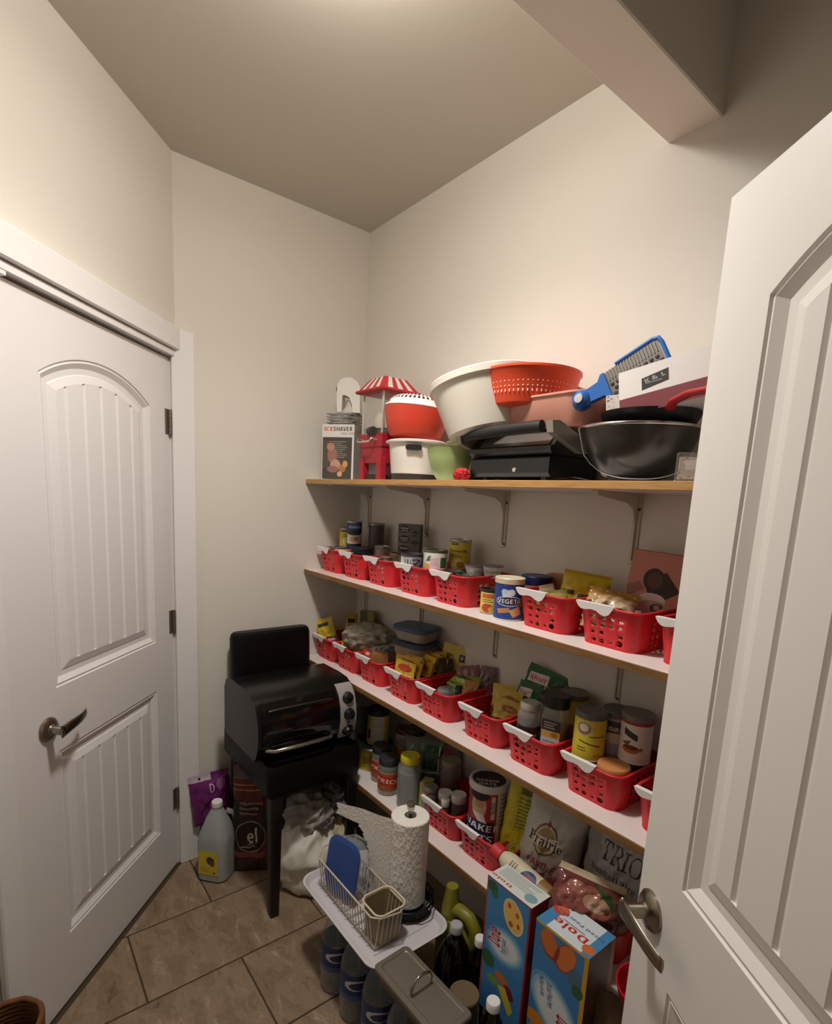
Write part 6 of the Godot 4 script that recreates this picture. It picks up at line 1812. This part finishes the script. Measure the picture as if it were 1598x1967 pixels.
func towel() -> void:
	var at := Vector3(1.008, 0.294, 0.415)
	var t := thing("towel_holder", "black wire paper towel holder with a basket base and steel finial", "holder", at)
	var black := mat("171514", 0.4, 0.3)
	var g := G.new()
	for yy in [0.032, 0.004]:
		var path := []
		for k in 40:
			var a := TAU * k / 40
			path.append(Vector3(sin(a) * 0.087, yy, cos(a) * 0.087))
		g.tube(path, 0.004 if yy > 0.02 else 0.003, 8, true)
	part("basket_ring", g.done(), black, t)
	g = G.new()
	g.lathe([Vector2(0, 0.003), Vector2(0.086, 0.003), Vector2(0.086, 0.006), Vector2(0.0, 0.006)], 32)
	part("base_plate", g.done(), black, t)
	var stub := G.new()
	stub.tube([Vector3(0, 0.004, 0.087), Vector3(0.006, 0.018, 0.089), Vector3(0, 0.032, 0.087)], 0.002, 6)
	var sm := stub.done()
	for k in 30:
		part("basket_wire", sm, black, t).rotation.y = TAU * k / 30
	g = G.new()
	g.tube([Vector3(0, 0.005, 0), Vector3(0, 0.33, 0)], 0.006, 10)
	part("post", g.done(), mat("8a857c", 0.25, 0.9), t)
	g = G.new()
	g.lathe([Vector2(0.009, 0.322), Vector2(0.012, 0.33), Vector2(0.0135, 0.348), Vector2(0.012, 0.352), Vector2(0, 0.353)], 20)
	part("finial", g.done(), mat("b4afa6", 0.2, 0.9), t)
	g = G.new()
	g.tube([Vector3(0.05, 0.032, -0.07), Vector3(0.088, 0.06, -0.04), Vector3(0.10, 0.068, -0.01), Vector3(0.098, 0.05, 0.02), Vector3(0.085, 0.032, 0.03)], 0.003, 8)
	part("tension_arm", g.done(), black, t)
	# the roll, quilted
	t = thing("paper_towel", "white quilted paper towel roll with a torn sheet hanging off its left side", "paper towel", at)
	var quilt := StandardMaterial3D.new()
	quilt.albedo_color = Color("e9e4dd")
	quilt.roughness = 0.85
	quilt.normal_enabled = true
	quilt.normal_scale = 0.6
	var cell := FastNoiseLite.new()
	cell.noise_type = FastNoiseLite.TYPE_CELLULAR
	cell.frequency = 0.05
	cell.seed = 4
	var ct := NoiseTexture2D.new()
	ct.width = 256
	ct.height = 256
	ct.seamless = true
	ct.noise = cell
	ct.as_normal_map = true
	ct.bump_strength = 5.0
	quilt.normal_texture = ct
	quilt.uv1_scale = Vector3(2.5, 2.0, 1)
	g = G.new()
	g.lathe([Vector2(0.019, 0.022), Vector2(0.058, 0.022), Vector2(0.0605, 0.025), Vector2(0.0605, 0.305), Vector2(0.058, 0.308), Vector2(0.019, 0.308), Vector2(0.019, 0.022)], 48)
	part("roll", g.done(), quilt, t)
	g = G.new()
	# the free sheet leaves the roll on the chair side; its lower edge is torn away
	var edge := func(v: float) -> float:
		# v from the top (0) down: how far the paper reaches
		var w := 0.212
		if v > 0.15: w = lerpf(0.212, 0.13, clampf((v - 0.15) / 0.05, 0, 1))
		if v > 0.2: w = lerpf(0.13, 0.088, clampf((v - 0.2) / 0.23, 0, 1))
		if v > 0.43: w = lerpf(0.088, 0.07, (v - 0.43) / 0.57)
		return w + 0.004 * sin(v * 60.0) + 0.003 * sin(v * 143.0)
	var sheet := func(u: float, v: float, off: float) -> Vector3:
		var d: float = u * edge.call(v)
		var dir := Vector3(-0.93, 0, 0.36).normalized()
		var start := Vector3(-0.015, 0, 0.0585)
		var p := start + dir * d
		p.y = lerpf(0.307, 0.026, v) - 0.02 * (d / 0.23) * (1.0 - v)
		p += Vector3(0.36, 0, 0.93) * (0.003 * sin(d * 40.0) + off)
		return p
	g.grid(func(u, v): return sheet.call(1.0 - u, 1.0 - v, 0.0008), 20, 60)
	g.grid(func(u, v): return sheet.call(1.0 - u, 1.0 - v, -0.0008), 20, 60, true)
	part("torn_sheet", g.done(), quilt, t)

func fruit_boxes() -> void:
	var a := art(512, 1024, "3f83b8", [
		["r", 0, 0, 0.5, 0.012, "b02838"], ["r", 0, 0, 0.02, 1, "b03c34"], ["r", 0.478, 0, 0.022, 1, "8c2838"],
		["e", 0.07, 0.06, 0.06, 0.04, "2c5a3c"], ["e", 0.1, 0.1, 0.04, 0.03, "386c48"], ["e", 0.32, 0.16, 0.11, 0.115, "e4d4a0", -8], ["e", 0.32, 0.16, 0.098, 0.105, "e8bc64", -8], ["e", 0.27, 0.1, 0.02, 0.018, "b85428"], ["e", 0.36, 0.13, 0.02, 0.02, "c8602c"], ["e", 0.3, 0.22, 0.025, 0.02, "c05828"], ["e", 0.38, 0.2, 0.015, 0.018, "b84c24"],
		["e", 0.25, 0.42, 0.215, 0.135, "5f9ac6", 18], ["e", 0.25, 0.42, 0.19, 0.115, "8fb6d2", 18], ["e", 0.25, 0.42, 0.165, 0.097, "b9d0de", 18], ["e", 0.25, 0.42, 0.14, 0.08, "d8e0e4", 18], ["t", "Dole", 0.13, 0.395, 0.075, "c02828", -90, true, 0.55], ["r", 0.175, 0.335, 0.006, 0.12, "4c1c28"], ["t", "fruit salad", 0.24, 0.42, 0.03, "4c5c84", -90, true, 0.55], ["t", "in fruit juice", 0.29, 0.43, 0.022, "5c6c90", -90, false, 0.55],
		["e", 0.08, 0.6, 0.08, 0.06, "2c6440"], ["e", 0.25, 0.66, 0.08, 0.035, "c8702c", 30], ["e", 0.33, 0.70, 0.05, 0.03, "7c2438"], ["e", 0.36, 0.73, 0.04, 0.03, "6c2038"], ["p", [0.2, 0.72, 0.3, 0.7, 0.4, 0.82, 0.36, 0.88, 0.28, 0.8], "d4c03c"], ["e", 0.16, 0.72, 0.07, 0.03, "7c9c40"],
		["r", 0.5, 0, 0.5, 0.3, "d0d4d0"], ["l", 0.54, 0.03, 0.4, 6, 0.028, "9ca4a0"], ["t", "Dole", 0.62, 0.24, 0.04, "b82c2c", 180, true, 1.0], ["e", 0.92, 0.2, 0.06, 0.06, "7ca0a8"], ["r", 0.5, 0.3, 0.5, 0.7, "8c2434"], ["r", 0.5, 0.5, 0.5, 0.1, "5c2c34"]])
	var b := art(512, 1024, "3d7cb4", [
		["r", 0, 0, 0.5, 0.02, "d8a838"], ["r", 0.46, 0, 0.04, 1, "c89828"],
		["e", 0.15, 0.11, 0.09, 0.085, "8c3420", -10], ["e", 0.145, 0.1, 0.082, 0.078, "c86a34", -10], ["e", 0.3, 0.12, 0.09, 0.1, "a04428", 12], ["e", 0.305, 0.115, 0.08, 0.09, "d0743c", 12], ["e", 0.22, 0.14, 0.02, 0.06, "8c3420", 8], ["e", 0.4, 0.2, 0.06, 0.07, "4c6c84"], ["e", 0.43, 0.26, 0.05, 0.04, "2c6040"],
		["e", 0.24, 0.5, 0.215, 0.2, "5f9ac6", -20], ["e", 0.24, 0.5, 0.195, 0.175, "8fb6d2", -20], ["e", 0.24, 0.5, 0.17, 0.15, "b9d0de", -20], ["e", 0.24, 0.5, 0.145, 0.13, "d4dee4", -20], ["t", "Diced Peaches", 0.2, 0.43, 0.028, "3c4c84", 84, true, 0.6], ["t", "Peches en des", 0.12, 0.41, 0.024, "3c4c84", 84, true, 0.6], ["t", "Dole", 0.35, 0.56, 0.075, "b02828", 90, true, 0.55], ["r", 0.292, 0.49, 0.006, 0.14, "4c1c28"],
		["e", 0.08, 0.66, 0.1, 0.05, "c8842c", 20], ["e", 0.2, 0.7, 0.08, 0.04, "d89c3c"], ["e", 0.12, 0.75, 0.1, 0.05, "d0782c"],
		["r", 0.5, 0, 0.5, 0.3, "cdd6da"], ["r", 0.5, 0, 0.1, 0.3, "4484b4"], ["r", 0.92, 0, 0.08, 0.3, "4484b4"], ["e", 0.57, 0.1, 0.07, 0.05, "b84430"], ["e", 0.58, 0.09, 0.05, 0.035, "d0603c"], ["t", "Dole", 0.74, 0.20, 0.06, "b82c2c", 180, true, 0.9], ["r", 0.64, 0.155, 0.2, 0.006, "4c1c28"], ["t", "Diced Peaches", 0.76, 0.11, 0.026, "4c5c84", 180, true, 0.9], ["e", 0.94, 0.24, 0.05, 0.04, "c06a34"], ["r", 0.5, 0.3, 0.5, 0.7, "c89428"], ["r", 0.5, 0.3, 0.42, 0.7, "6c4c34"]])
	var fr := Rect2(0, 0, 0.5, 1)
	carton("fruit_box", "tall blue fruit box with red edges, left of two, standing on end", "box", Vector3(1.409, 0.206, 0.369), Vector3(0.148, 0.394, 0.074), a, fr, Rect2(0.5, 0.3, 0.5, 0.7), Rect2(0.5, 0, 0.5, 0.3))
	carton("fruit_box", "tall blue peach box with a yellow edge, right of two, beside the open door", "box", Vector3(1.581, 0.206, 0.365), Vector3(0.146, 0.394, 0.106), b, fr, Rect2(0.5, 0.3, 0.5, 0.7), Rect2(0.5, 0, 0.5, 0.3))
